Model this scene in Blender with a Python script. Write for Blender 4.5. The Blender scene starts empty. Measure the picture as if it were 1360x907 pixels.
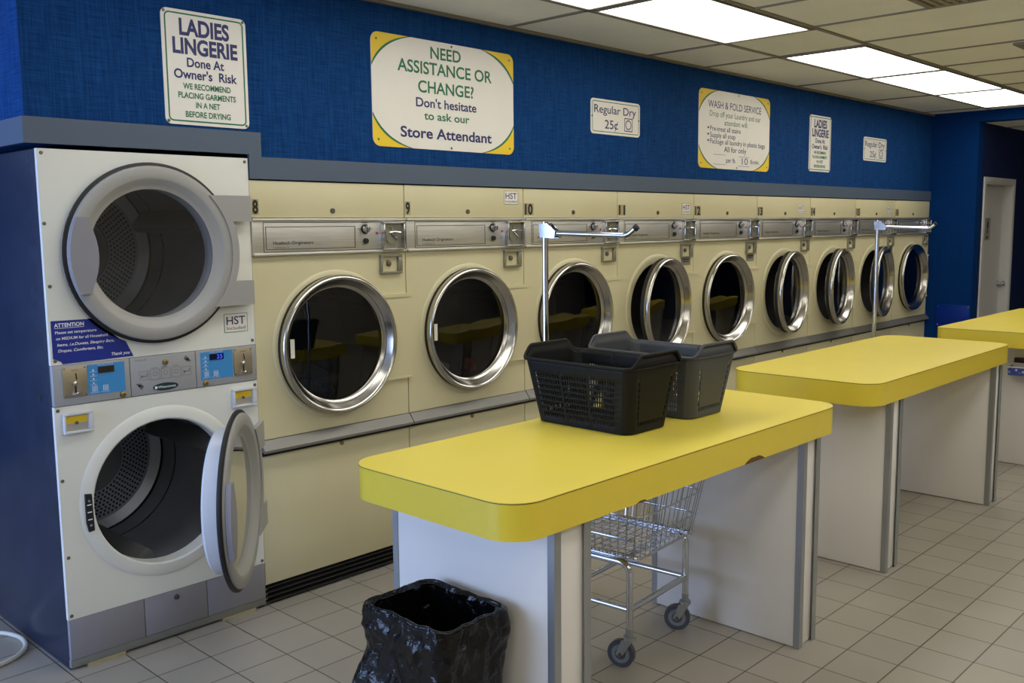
import bpy, bmesh, math, random
from mathutils import Vector, Matrix, noise
random.seed(7)
PI = math.pi
S = bpy.context.scene
COL = S.collection

# ------------------------------------------------------------------ camera
F_PX, YAW, PITCH, ROLL = 1262.15, 0.7645, 0.1210, -0.0097
fw = Vector((math.cos(YAW)*math.cos(PITCH), math.sin(YAW)*math.cos(PITCH), -math.sin(PITCH)))
r0 = Vector((math.sin(YAW), -math.cos(YAW), 0)); u0 = r0.cross(fw)
rt = r0*math.cos(ROLL) + u0*math.sin(ROLL); up = -r0*math.sin(ROLL) + u0*math.cos(ROLL)
cam = bpy.data.cameras.new('camera'); cam.sensor_width = 36; cam.lens = F_PX*36/1360
cam.clip_start = 0.05; cam.clip_end = 100
co = bpy.data.objects.new('camera', cam); COL.objects.link(co)
M = Matrix((rt, up, -fw)).transposed().to_4x4(); M.translation = (-2.0407, -3.4013, 1.5766)
co.matrix_world = M
S.camera = co

# ------------------------------------------------------------------ world, exposure
S.view_settings.view_transform = 'Standard'; S.view_settings.look = 'None'
S.view_settings.gamma = 1; S.view_settings.use_curve_mapping = False
S.view_settings.exposure = 0.20
SKY = 8.6
LAMP = 4.2
W = bpy.data.worlds.new('daylight'); S.world = W; W.use_nodes = True
bg = W.node_tree.nodes['Background']; bg.inputs[0].default_value = (0.45, 0.60, 1.0, 1); bg.inputs[1].default_value = SKY
# daylight is sampled through the shop window (portal: guides sky sampling only)
pl = bpy.data.lights.new('window_portal', 'AREA'); pl.shape = 'RECTANGLE'; pl.size = 4.5; pl.size_y = 2.2
pl.cycles.is_portal = True
po = bpy.data.objects.new('window_portal', pl); COL.objects.link(po)
po.location = (-4.62, .65, 1.37); po.rotation_euler = (PI/2, 0, -PI/2)

# ------------------------------------------------------------------ helpers
def lin(c):
    return tuple(((v/255)/12.92 if v/255 <= 0.04045 else ((v/255+0.055)/1.055)**2.4) for v in c[:3]) + (1,)

def mat(name, c, rough=0.5, metal=0.0, bump=0.0, bscale=200, var=0.0, vscale=6, stretch=None, spec=0.5, coat=0.0):
    m = bpy.data.materials.new(name); m.use_nodes = True
    nt = m.node_tree; b = nt.nodes['Principled BSDF']
    col = lin(c)
    b.inputs['Base Color'].default_value = col; b.inputs['Roughness'].default_value = rough
    b.inputs['Metallic'].default_value = metal; b.inputs['Specular IOR Level'].default_value = spec
    if coat: b.inputs['Coat Weight'].default_value = coat; b.inputs['Coat Roughness'].default_value = 0.1
    tc = nt.nodes.new('ShaderNodeTexCoord'); mp = nt.nodes.new('ShaderNodeMapping')
    nt.links.new(tc.outputs['Object'], mp.inputs[0])
    if stretch: mp.inputs['Scale'].default_value = stretch
    n = nt.nodes.new('ShaderNodeTexNoise'); n.inputs['Scale'].default_value = vscale; n.inputs['Detail'].default_value = 4
    nt.links.new(mp.outputs[0], n.inputs[0])
    cr = nt.nodes.new('ShaderNodeValToRGB')
    cr.color_ramp.elements[0].position = .3; cr.color_ramp.elements[1].position = .7
    d = max(var, 0.012)
    cr.color_ramp.elements[0].color = tuple(v*(1-d) for v in col[:3])+(1,)
    cr.color_ramp.elements[1].color = tuple(min(1, v*(1+d)) for v in col[:3])+(1,)
    nt.links.new(n.outputs['Fac'], cr.inputs[0]); nt.links.new(cr.outputs[0], b.inputs['Base Color'])
    if bump:
        n2 = nt.nodes.new('ShaderNodeTexNoise'); n2.inputs['Scale'].default_value = bscale; n2.inputs['Detail'].default_value = 3
        nt.links.new(mp.outputs[0], n2.inputs[0])
        bp = nt.nodes.new('ShaderNodeBump'); bp.inputs['Strength'].default_value = bump; bp.inputs['Distance'].default_value = 0.01
        nt.links.new(n2.outputs['Fac'], bp.inputs['Height']); nt.links.new(bp.outputs[0], b.inputs['Normal'])
    return m

def emis(name, c, s):
    m = bpy.data.materials.new(name); m.use_nodes = True; nt = m.node_tree
    nt.nodes.remove(nt.nodes['Principled BSDF']); e = nt.nodes.new('ShaderNodeEmission')
    e.inputs[0].default_value = tuple(c)+(1,); e.inputs[1].default_value = s
    nt.links.new(e.outputs[0], nt.nodes['Material Output'].inputs[0]); return m

def glassmat(name, tint, refl=1.0, rough=0.02):
    m = bpy.data.materials.new(name); m.use_nodes = True; nt = m.node_tree
    nt.nodes.remove(nt.nodes['Principled BSDF'])
    t = nt.nodes.new('ShaderNodeBsdfTransparent'); t.inputs[0].default_value = tuple(tint)+(1,)
    g = nt.nodes.new('ShaderNodeBsdfGlossy'); g.inputs['Roughness'].default_value = rough
    f = nt.nodes.new('ShaderNodeFresnel'); f.inputs[0].default_value = 1.5
    mu = nt.nodes.new('ShaderNodeMath'); mu.operation = 'MULTIPLY'; mu.inputs[1].default_value = refl
    mx = nt.nodes.new('ShaderNodeMixShader')
    nt.links.new(f.outputs[0], mu.inputs[0]); nt.links.new(mu.outputs[0], mx.inputs[0])
    nt.links.new(t.outputs[0], mx.inputs[1]); nt.links.new(g.outputs[0], mx.inputs[2])
    nt.links.new(mx.outputs[0], nt.nodes['Material Output'].inputs[0]); return m

CREAM = mat('cream_enamel', (209, 201, 163), .42, bump=.02, bscale=350, var=.03, vscale=3)
WHITE = mat('white_enamel', (226, 227, 220), .32, var=.015, vscale=3)
SIDE = mat('blue_grey_side_paint', (40, 47, 66), .26, bump=.03, bscale=60, var=.15, vscale=9)
GREY = mat('grey_plastic', (156, 155, 152), .45)
GREYP = mat('grey_control_panel', (158, 160, 164), .4)
KICK = mat('grey_kick_panel', (138, 137, 145), .45)
PLINTH = mat('grey_plinth', (120, 122, 118), .5, var=.08)
BLACK = mat('black_rubber', (22, 22, 24), .55)
DARK = mat('dark_recess', (14, 14, 15), .7)
LOUV = mat('dark_louvre_metal', (42, 41, 40), .4)
STEEL = mat('brushed_steel', (205, 203, 196), .42, metal=.85, var=.08, vscale=14, stretch=(.6, 12, 12))
RINGS = mat('stainless_door_ring', (190, 187, 180), .2, metal=1, var=.04, vscale=8)
CHROME = mat('chrome', (205, 207, 212), .12, metal=1)
ALU = mat('aluminium_trim', (165, 168, 170), .38, metal=.75, var=.05)
DRUM = mat('drum_metal', (156, 160, 170), .36, metal=.45, var=.08, vscale=5)
DRUMD = mat('drum_back_metal', (122, 122, 124), .45, metal=.3)
PLUG = mat('pale_plastic', (205, 208, 214), .3)
NAVY = mat('navy_ink', (34, 40, 100), .5)
GREEN = mat('green_ink', (20, 112, 76), .5)
YEL = mat('yellow_ink', (236, 202, 40), .5)
SIGNW = mat('white_sign_sheet', (232, 228, 220), .4)
INK = mat('black_ink', (20, 20, 20), .5)
WINK = mat('white_ink', (235, 235, 240), .5)
BLUEST = mat('blue_sticker', (10, 40, 140), .4)
SKYB = mat('light_blue_membrane', (58, 140, 205), .45)
BRASS = mat('brass_lock', (160, 140, 95), .3, metal=1)
COINP = mat('coin_plate_metal', (180, 168, 145), .35, metal=.8, var=.05)
TAN = mat('tan_sticker', (172, 160, 122), .5)
GREYINK = mat('grey_ink', (105, 107, 112), .5)
TEAL = mat('dark_teal_badge', (14, 56, 62), .35)
RED = mat('red_lamp', (190, 70, 50), .3)
SCREW = mat('screw_metal', (110, 108, 100), .4, metal=.8)
YTOP = mat('yellow_laminate', (240, 219, 88), .33, var=.02, vscale=4)
YEDGE = mat('yellow_edge_laminate', (226, 202, 54), .36, var=.02, coat=.7)
SEAM = mat('brown_seam', (70, 52, 25), .7)
CHIPB = mat('exposed_chipboard', (104, 70, 28), .85, bump=.5, bscale=250, var=.25, vscale=60)
LEGW = mat('white_melamine', (224, 220, 214), .42, var=.02, vscale=3)
BASKB = mat('black_basket_plastic', (17, 17, 15), .55, spec=.22)
BASKG = mat('charcoal_basket_plastic', (66, 68, 72), .5, spec=.4)
BAG = mat('black_bin_liner', (9, 9, 9), .20, bump=.6, bscale=45, spec=.38)
RUBG = mat('grey_caster_rubber', (70, 72, 80), .5)
WOODW = mat('white_door_paint', (196, 194, 190), .4)
CABLEM = mat('pale_cable', (205, 205, 195), .45)
CLOTHB = mat('blue_cloth', (70, 84, 120), .9, bump=.3, bscale=120)
CLOTHW = mat('pale_cloth', (190, 190, 180), .9, bump=.3, bscale=120)
CLOTHR = mat('red_cloth', (200, 50, 60), .9, bump=.3, bscale=120)
DGLASS = glassmat('smoked_door_glass', (.30, .31, .32), 1.15)
CGLASS = glassmat('clear_door_glass', (.74, .75, .77), 1.2)
WGLASS = glassmat('window_glass', (.93, .95, .96), .8, .0)
LIGHTM = emis('lit_diffuser', (1.0, .97, .89), LAMP)
LED = emis('blue_display_digits', (.05, .1, 1.0), 1.6)

def linen(name, c, c2):
    m = bpy.data.materials.new(name); m.use_nodes = True; nt = m.node_tree; b = nt.nodes['Principled BSDF']
    b.inputs['Roughness'].default_value = .75; b.inputs['Specular IOR Level'].default_value = .07
    tc = nt.nodes.new('ShaderNodeTexCoord')
    outs = []
    for sc in ((6, 6, 160), (160, 160, 6)):
        mp = nt.nodes.new('ShaderNodeMapping'); mp.inputs['Scale'].default_value = sc
        nt.links.new(tc.outputs['Object'], mp.inputs[0])
        n = nt.nodes.new('ShaderNodeTexNoise'); n.inputs['Scale'].default_value = 1.6; n.inputs['Detail'].default_value = 3
        nt.links.new(mp.outputs[0], n.inputs[0]); outs.append(n)
    ad = nt.nodes.new('ShaderNodeMath'); ad.operation = 'ADD'
    nt.links.new(outs[0].outputs['Fac'], ad.inputs[0]); nt.links.new(outs[1].outputs['Fac'], ad.inputs[1])
    cr = nt.nodes.new('ShaderNodeValToRGB'); e = cr.color_ramp.elements
    e[0].position = .38; e[1].position = .62; e[0].color = lin(c); e[1].color = lin(c2)
    ml = nt.nodes.new('ShaderNodeMath'); ml.operation = 'MULTIPLY'; ml.inputs[1].default_value = .5
    nt.links.new(ad.outputs[0], ml.inputs[0]); nt.links.new(ml.outputs[0], cr.inputs[0])
    nt.links.new(cr.outputs[0], b.inputs['Base Color'])
    bu = nt.nodes.new('ShaderNodeBump'); bu.inputs['Strength'].default_value = .25; bu.inputs['Distance'].default_value = .004
    nt.links.new(ml.outputs[0], bu.inputs['Height']); nt.links.new(bu.outputs[0], b.inputs['Normal'])
    return m
BLUEW = linen('blue_linen_wallcovering', (11, 47, 97), (24, 70, 126))
BLUER = linen('blue_wall_paint', (0, 44, 98), (4, 52, 108))
NAVYW = linen('navy_shaded_wall', (26, 36, 72), (32, 42, 80))  # the hallway's lack of lamps is put into this darker blue
BAND = mat('slate_band_paint', (78, 92, 110), .5, var=.02)
PLATEB = mat('blue_cover_plate', (0, 40, 130), .4, spec=.2)
BEIGEW = mat('beige_wall_paint', (190, 184, 170), .7)
TBAR = mat('ceiling_grid_metal', (128, 120, 104), .5)

def tilemat():
    m = bpy.data.materials.new('grey_floor_tile'); m.use_nodes = True; nt = m.node_tree; b = nt.nodes['Principled BSDF']
    tc = nt.nodes.new('ShaderNodeTexCoord'); mp = nt.nodes.new('ShaderNodeMapping')
    mp.inputs['Location'].default_value = (-1.4534+20*.2056, 2.3385+20*.189, 0)
    nt.links.new(tc.outputs['Object'], mp.inputs[0])
    br = nt.nodes.new('ShaderNodeTexBrick'); br.offset = 0; br.squash = 1
    br.inputs['Scale'].default_value = 1; br.inputs['Brick Width'].default_value = .2056; br.inputs['Row Height'].default_value = .189
    br.inputs['Mortar Size'].default_value = .0025; br.inputs['Mortar Smooth'].default_value = .3; br.inputs['Bias'].default_value = 0
    br.inputs['Color1'].default_value = lin((166, 160, 148)); br.inputs['Color2'].default_value = lin((158, 152, 141)); br.inputs['Mortar'].default_value = lin((66, 59, 50))
    nt.links.new(mp.outputs[0], br.inputs[0])
    n = nt.nodes.new('ShaderNodeTexNoise'); n.inputs['Scale'].default_value = 2.2; n.inputs['Detail'].default_value = 6
    nt.links.new(tc.outputs['Object'], n.inputs[0])
    mx = nt.nodes.new('ShaderNodeMix'); mx.data_type = 'RGBA'; mx.blend_type = 'MULTIPLY'; mx.inputs[0].default_value = .35
    nt.links.new(br.outputs['Color'], mx.inputs[6]); nt.links.new(n.outputs['Color'], mx.inputs[7])
    cr = nt.nodes.new('ShaderNodeValToRGB'); cr.color_ramp.elements[0].color = (.72, .7, .68, 1); cr.color_ramp.elements[1].color = (1, 1, 1, 1)
    nt.links.new(n.outputs['Fac'], cr.inputs[0]); nt.links.new(cr.outputs[0], mx.inputs[7]); mx.inputs[0].default_value = .8
    nt.links.new(mx.outputs[2], b.inputs['Base Color'])
    b.inputs['Roughness'].default_value = .42
    bu = nt.nodes.new('ShaderNodeBump'); bu.inputs['Strength'].default_value = .4; bu.inputs['Distance'].default_value = .002; bu.invert = True
    nt.links.new(br.outputs['Fac'], bu.inputs['Height']); nt.links.new(bu.outputs[0], b.inputs['Normal'])
    return m
TILE = tilemat()

def ceilmat():
    m = mat('ceiling_tile_board', (236, 235, 224), .85, bump=.35, bscale=160, var=.04, vscale=2)
    nt = m.node_tree; b = nt.nodes['Principled BSDF']; tc = nt.nodes['Texture Coordinate']
    v = nt.nodes.new('ShaderNodeTexVoronoi'); v.inputs['Scale'].default_value = 70
    nt.links.new(tc.outputs['Object'], v.inputs[0])
    cr = nt.nodes.new('ShaderNodeValToRGB'); cr.color_ramp.elements[0].position = .06; cr.color_ramp.elements[1].position = .16
    cr.color_ramp.elements[0].color = (.55, .55, .55, 1); cr.color_ramp.elements[1].color = (1, 1, 1, 1)
    nt.links.new(v.outputs['Distance'], cr.inputs[0])
    mx = nt.nodes.new('ShaderNodeMix'); mx.data_type = 'RGBA'; mx.blend_type = 'MULTIPLY'; mx.inputs[0].default_value = .5
    src = b.inputs['Base Color'].links[0].from_socket
    nt.links.new(src, mx.inputs[6]); nt.links.new(cr.outputs[0], mx.inputs[7]); nt.links.new(mx.outputs[2], b.inputs['Base Color'])
    return m
CEIL = ceilmat()

# ---- mesh building
def nb(): return bmesh.new()

def box(bm, x0, x1, y0, y1, z0, z1, bev=0.0, seg=2, mi=0):
    r = bmesh.ops.create_cube(bm, size=1, matrix=Matrix.Translation(((x0+x1)/2, (y0+y1)/2, (z0+z1)/2)) @ Matrix.Diagonal((abs(x1-x0), abs(y1-y0), abs(z1-z0), 1)))
    fs = list({f for v in r['verts'] for f in v.link_faces})
    for f in fs: f.material_index = mi
    if bev:
        es = list({e for v in r['verts'] for e in v.link_edges})
        rr = bmesh.ops.bevel(bm, geom=es, offset=bev, segments=seg, affect='EDGES', profile=.5)
        for f in rr['faces']: f.material_index = mi

def cyl(bm, c, axis, r, h, n=24, r2=None, mi=0, cap=True):
    # from centre c along axis for length h
    a = Vector(axis).normalized()
    q = a.to_track_quat('Z', 'Y').to_matrix().to_4x4()
    rr = bmesh.ops.create_cone(bm, cap_ends=cap, cap_tris=False, segments=n, radius1=r, radius2=r if r2 is None else r2, depth=h,
                               matrix=Matrix.Translation(Vector(c)+a*h/2) @ q)
    for f in {f for v in rr['verts'] for f in v.link_faces}: f.material_index = mi

def lathe(bm, c, prof, n=64, mi=0, closed=False, a0=0, a1=2*PI):
    # profile of (radius, y) turned about the Y axis through c
    full = abs(a1-a0) > 6.28
    rings = []
    for r, y in prof:
        ring = []
        for k in range(n if full else n+1):
            t = a0+(a1-a0)*k/n
            ring.append(bm.verts.new((c[0]+r*math.cos(t), c[1]+y, c[2]+r*math.sin(t))))
        rings.append(ring)
    m = len(rings)
    for i in range(m if closed else m-1):
        A, B = rings[i], rings[(i+1) % m]
        for k in range(n):
            k2 = (k+1) % len(A)
            f = bm.faces.new((A[k], A[k2], B[k2], B[k])); f.material_index = mi
    return rings

def disc(bm, c, r, y, n=48, mi=0):
    f = bm.faces.new([bm.verts.new((c[0]+r*math.cos(2*PI*k/n), c[1]+y, c[2]+r*math.sin(2*PI*k/n))) for k in range(n)]); f.material_index = mi

def prism(bm, pts, y0, y1, mi=0):
    # polygon in the XZ plane, extruded along y
    A = [bm.verts.new((x, y0, z)) for x, z in pts]; B = [bm.verts.new((x, y1, z)) for x, z in pts]
    f1 = bm.faces.new(A); f2 = bm.faces.new(B[::-1])
    fs = [f1, f2]
    for k in range(len(pts)):
        k2 = (k+1) % len(pts); fs.append(bm.faces.new((A[k2], A[k], B[k], B[k2])))
    for f in fs: f.material_index = mi
    if len(pts) > 4: bmesh.ops.triangulate(bm, faces=[f1, f2])

def zprism(bm, pts, z0, z1, mi=0, cap=(True, True)):
    A = [bm.verts.new((x, y, z0)) for x, y in pts]; B = [bm.verts.new((x, y, z1)) for x, y in pts]
    fs = []
    if cap[0]: fs.append(bm.faces.new(A[::-1]))
    if cap[1]: fs.append(bm.faces.new(B))
    for k in range(len(pts)):
        k2 = (k+1) % len(pts); fs.append(bm.faces.new((A[k], A[k2], B[k2], B[k])))
    for f in fs: f.material_index = mi

def rrect(x0, x1, y0, y1, r, n=8):
    out = []
    for cx, cy, a in ((x1-r, y1-r, 0), (x0+r, y1-r, PI/2), (x0+r, y0+r, PI), (x1-r, y0+r, 1.5*PI)):
        for k in range(n+1):
            t = a+PI/2*k/n; out.append((cx+r*math.cos(t), cy+r*math.sin(t)))
    return out

def tube(bm, path, r, n=8, mi=0, closed=False):
    P = [Vector(p) for p in path]; rings = []; m = len(P)
    prev = None
    for i in range(m):
        a = P[(i-1) % m] if (closed or i > 0) else P[i]; b = P[(i+1) % m] if (closed or i < m-1) else P[i]
        t = (b-a).normalized()
        if prev is None:
            ref = Vector((0, 0, 1)) if abs(t.z) < .9 else Vector((1, 0, 0))
            u = t.cross(ref).normalized()
        else:
            u = (prev - t*prev.dot(t)).normalized()
        prev = u; v = t.cross(u)
        rings.append([bm.verts.new(P[i]+(u*math.cos(2*PI*k/n)+v*math.sin(2*PI*k/n))*r) for k in range(n)])
    for i in range(m if closed else m-1):
        A, B = rings[i], rings[(i+1) % m]
        for k in range(n):
            f = bm.faces.new((A[k], A[(k+1) % n], B[(k+1) % n], B[k])); f.material_index = mi
    if not closed:
        for R_ in (rings[0][::-1], rings[-1]):
            f = bm.faces.new(R_); f.material_index = mi

def bend(pts, r, n=5):
    # rounds the inner corners of a polyline
    P = [Vector(p) for p in pts]; out = [P[0]]
    for i in range(1, len(P)-1):
        a = (P[i-1]-P[i]); b = (P[i+1]-P[i]); d = min(r, a.length*.49, b.length*.49)
        p0 = P[i]+a.normalized()*d; p1 = P[i]+b.normalized()*d
        for k in range(n+1):
            t = k/n; out.append(p0*(1-t)**2+P[i]*2*t*(1-t)+p1*t*t)
    out.append(P[-1]); return out

def panel_hole(bm, x0, x1, z0, z1, cx, cz, r, y, depth, n=72, mi=0):
    # sheet facing -Y with a round hole whose rim turns back by depth
    angs = [2*PI*k/n for k in range(n)] + [math.atan2(z-cz, x-cx) % (2*PI) for x in (x0, x1) for z in (z0, z1)]
    angs = sorted(set(round(a, 6) for a in angs))
    inn, out, back = [], [], []
    for a in angs:
        c, s = math.cos(a), math.sin(a)
        tx = ((x1-cx)/c if c > 1e-9 else (x0-cx)/c if c < -1e-9 else 1e9); tz = ((z1-cz)/s if s > 1e-9 else (z0-cz)/s if s < -1e-9 else 1e9)
        t = min(tx, tz)
        inn.append(bm.verts.new((cx+r*c, y, cz+r*s))); out.append(bm.verts.new((cx+t*c, y, cz+t*s))); back.append(bm.verts.new((cx+r*c, y+depth, cz+r*s)))
    ob = [bm.verts.new((v.co.x, y+depth, v.co.z)) for v in out]
    m = len(angs)
    for k in range(m):
        j = (k+1) % m
        for q in ((inn[k], out[k], out[j], inn[j]), (back[k], inn[k], inn[j], back[j]), (out[k], ob[k], ob[j], out[j]), (ob[k], back[k], back[j], ob[j])):
            f = bm.faces.new(q); f.material_index = mi

_font = None
def textverts(s, bold=0.0, shear=0.0, sp=1.0):
    cu = bpy.data.curves.new('t', 'FONT'); cu.body = s; cu.size = 1; cu.offset = bold; cu.shear = shear; cu.space_character = sp
    cu.resolution_u = 5
    o = bpy.data.objects.new('t', cu); COL.objects.link(o)
    dg = bpy.context.evaluated_depsgraph_get(); me = bpy.data.meshes.new_from_object(o.evaluated_get(dg), depsgraph=dg)
    vs = [v.co.copy() for v in me.vertices]; fs = [tuple(p.vertices) for p in me.polygons]
    bpy.data.objects.remove(o); bpy.data.curves.remove(cu); bpy.data.meshes.remove(me)
    return vs, fs
CAP = None
def text(bm, s, x, z, cap, width=None, y=0.0, bold=0.012, align='c', shear=0.0, sp=1.0, mi=0):
    # x: centre / left / right of the line, z: baseline; cap: capital height; width: forced line width
    global CAP
    if CAP is None:
        v, _ = textverts('H'); CAP = max(p.y for p in v)
    vs, fs = textverts(s, bold, shear, sp)
    if not vs: return
    xa, xb = min(p.x for p in vs), max(p.x for p in vs)
    sy = cap/CAP; sx = width/(xb-xa) if width else sy
    w = (xb-xa)*sx
    ox = x - (w/2 if align == 'c' else 0 if align == 'l' else w)
    nv = [bm.verts.new((ox+(p.x-xa)*sx, y, z+p.y*sy)) for p in vs]
    for f in fs:
        try: ff = bm.faces.new([nv[i] for i in f]); ff.material_index = mi
        except ValueError: pass

def wloc(o):
    v = Vector((0, 0, 0))
    while o is not None: v += o.location; o = o.parent
    return v

def part(name, bm, m, parent=None, smooth=35, origin=None, kind=None, recalc=True):
    base = wloc(parent) if parent else Vector((0, 0, 0))
    org = Vector(origin) if origin is not None else (base if parent else Vector((0, 0, 0)))
    if recalc: bmesh.ops.recalc_face_normals(bm, faces=bm.faces)
    bmesh.ops.translate(bm, verts=bm.verts, vec=-org)
    me = bpy.data.meshes.new(name); bm.to_mesh(me); bm.free()
    for mm in (m if isinstance(m, (list, tuple)) else [m]): me.materials.append(mm)
    if smooth:
        me.shade_smooth()
        me.set_sharp_from_angle(angle=math.radians(smooth))
    o = bpy.data.objects.new(name, me); COL.objects.link(o)
    o.parent = parent; o.location = org-base
    if kind: o['kind'] = kind
    return o

def thing(name, label, cat, loc=(0, 0, 0), group=None):
    o = bpy.data.objects.new(name, None); COL.objects.link(o); o.location = loc
    o.empty_display_size = .1
    o['label'] = label; o['category'] = cat
    if group: o['group'] = group
    return o

def tag(o, label, cat, group=None):
    o['label'] = label; o['category'] = cat
    if group: o['group'] = group
    return o

def copy_tree(o, parent=None):
    c = o.copy(); COL.objects.link(c); c.parent = parent
    for ch in list(o.children): copy_tree(ch, c)
    return c

def struct(name, bm, m, smooth=0): return part(name, bm, m, None, smooth, kind='structure')

# ------------------------------------------------------------------ room shell
ZC = 2.568; XR = 7.2; XL = -4.5; YF = -6.5; YR = -0.41; ZH = 2.47
b = nb(); box(b, XL-.15, 11.2, YF-.15, 3.35, -.12, 0); struct('floor', b, TILE)
b = nb(); box(b, XL-.15, XR+.15, YF-.15, 3.35, ZC, ZC+.1); struct('ceiling', b, CEIL)
b = nb(); box(b, XR+.15, 11.2, YF-.15, YR+.1, ZH, ZH+.1)
o = struct('ceiling', b, CEIL)
# wall above the dryers and its return on the left
b = nb(); box(b, .06, XR, .006, .12, 1.776, ZC); box(b, -.826, .06, .006, .12, 1.872, ZC); box(b, -.826, -.70, .12, 3.2, 1.872, ZC); box(b, -.76, -.70, 1.12, 3.2, 0, 1.872)
struct('wall_back', b, BLUEW)
b = nb()
box(b, .06, XR-.001, -.008, .006, 1.773, 1.860); box(b, .0045, .06, -.008, .006, 1.773, 1.9555); box(b, -.838, .0045, -.008, .006, 1.8685, 1.9555)
box(b, -.838, -.826, .006, 3.2, 1.8685, 1.9555)
struct('trim_1', b, BAND)
b = nb(); box(b, XR, XR+.12, YR+.10, 3.2, 0, ZC); box(b, XR, XR+.12, YR, YR+.10, 0, ZC); struct('wall_right', b, BLUER)
b = nb(); box(b, XR, XR+.15, YF, YR, ZH, ZC); struct('wall_header', b, BLUER)
DX0, DX1, DZ = 7.43, 8.24, 1.935
b = nb(); box(b, XR+.12, DX0, YR, YR+.12, 0, ZH); box(b, DX1, 11.2, YR, YR+.12, 0, ZH); box(b, DX0, DX1, YR, YR+.12, DZ, ZH); struct('wall_hallway', b, NAVYW)
b = nb(); box(b, 11.0, 11.2, YF, YR, 0, ZH); struct('wall_far', b, NAVYW)
b = nb(); box(b, XL-.15, 11.2, YF-.15, YF, 0, ZC); struct('wall_front', b, BEIGEW)
b = nb(); box(b, XL-.15, XR+.12, 3.2, 3.35, 0, ZC); struct('wall_rear', b, BLUEW)
# shop-window wall on the left
WY0, WY1, WZ0, WZ1 = -1.6, 2.9, .30, 2.45
b = nb(); box(b, XL-.15, XL, YF, WY0, 0, ZC); box(b, XL-.15, XL, WY1, 3.2, 0, ZC); box(b, XL-.15, XL, WY0, WY1, 0, WZ0); box(b, XL-.15, XL, WY0, WY1, WZ1, ZC)
struct('wall_left', b, BEIGEW)
for i in range(3):
    a0 = WY0+(WY1-WY0)*i/3; a1 = WY0+(WY1-WY0)*(i+1)/3
    b = nb()
    for ya, yb, za, zb in ((a0, a0+.05, WZ0, WZ1), (a1-.05, a1, WZ0, WZ1), (a0+.05, a1-.05, WZ0, WZ0+.05), (a0+.05, a1-.05, WZ1-.05, WZ1), (a0+.05, a1-.05, 1.95, 2.0)):
        box(b, XL-.10, XL-.03, ya, yb, za, zb)
    box(b, XL-.068, XL-.062, a0+.05, a1-.05, WZ0+.05, 1.95, mi=1); box(b, XL-.068, XL-.062, a0+.05, a1-.05, 2.0, WZ1-.05, mi=1)
    struct('window_%d' % (i+1), b, [ALU, WGLASS])
# ceiling grid
b = nb()
def tb(x0, x1, y0, y1, w=.012): box(b, x0, x1, y0, y1, ZC-.006, ZC+.002)
YA, YB = -.512, -1.062
LX = [.33, 1.505, 2.685, 3.30, 4.52, 5.77, 6.955]
for y in (YA, YB, -2.26, -3.0, -4.2, -5.4): tb(XL, XR, y-.013, y+.013)
for x in [-4.37, -3.2, -2.02, -.85]+LX: tb(x-.012, x+.012, YB, 3.2 if x < -.85 else 0)
x = 2.627-12*.592
while x < XR:
    if x > XL: tb(x-.009, x+.009, YF, YB)
    x += .592
struct('trim_2', b, TBAR)
b = nb(); box(b, -.826, XR, -.012, .006, ZC-.016, ZC-.001); struct('trim_3', b, TBAR)
# hallway ceiling grid
b = nb()
for x in (7.95, 8.55, 9.15): box(b, x-.012, x+.012, YF, YR, ZH-.006, ZH+.002)
for y in (-1.0, -2.2, -3.4): box(b, XR+.15, 11, y-.012, y+.012, ZH-.0055, ZH+.002)
struct('trim_4', b, TBAR)
# hallway door
YD = YR+.083
b = nb()
cas = .05
box(b, DX0-cas, DX0, YR-.014, YR+.16, 0, DZ+cas, .003); box(b, DX1, DX1+cas, YR-.014, YR+.16, 0, DZ+cas, .003); box(b, DX0, DX1, YR-.014, YR+.16, DZ, DZ+cas, .003)
box(b, DX0, DX0+.012, YR-.008, YR+.16, 0, DZ); box(b, DX1-.012, DX1, YR-.008, YR+.16, 0, DZ); box(b, DX0+.012, DX1-.012, YR-.008, YR+.16, DZ-.012, DZ)
struct('trim_5', b, WOODW)
b = nb(); box(b, DX0+.013, DX1-.013, YD, YD+.04, .005, DZ-.014, .002); dr = struct('door_1', b, WOODW)
b = nb(); yk = YD; cyl(b, (8.185, yk, .96), (0, -1, 0), .032, .008, 24); cyl(b, (8.185, yk-.008, .96), (0, -1, 0), .012, .035, 16)
lathe(b, (8.185, yk-.043, .96), [(.001, -.03), (.018, -.029), (.028, -.018), (.028, -.006), (.012, 0)], 24); part('door_knob', b, CHROME, dr)
# sign on the hallway door
b = nb(); ys = yk-.001; box(b, 7.725, 7.885, ys-.004, ys, 1.395, 1.61, .001)
sg = part('restroom_sign', b, mat('sign_grey', (150, 146, 138), .4)); tag(sg, 'grey restroom plate with a standing figure on the white hallway door', 'sign')
b = nb(); yy = ys-.0048
disc(b, (7.805, yy, 1.588), .012, 0, 20); prism(b, [(7.783, 1.573), (7.827, 1.573), (7.833, 1.52), (7.821, 1.52), (7.817, 1.55), (7.817, 1.46), (7.807, 1.46), (7.805, 1.51), (7.803, 1.46), (7.793, 1.46), (7.793, 1.55), (7.789, 1.52), (7.777, 1.52)], yy, yy+.0006)
box(b, 7.775, 7.835, yy, yy+.0006, 1.412, 1.432); part('pictogram', b, INK, sg, 0)
# blue cover plate low on the return wall
b = nb(); box(b, XR-.008, XR, -.41+.008, -.10, .60, .805, .002); cpl = part('cover_plate', b, PLATEB); tag(cpl, 'blue access plate with corner screws low on the blue return wall', 'panel')
for y, z in ((-.122, .79), (-.39, .79), (-.122, .617), (-.39, .617)):
    b = nb(); cyl(b, (XR-.0078, y, z), (-1, 0, 0), .006, .003, 12); part('screw', b, CHROME, cpl)

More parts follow.
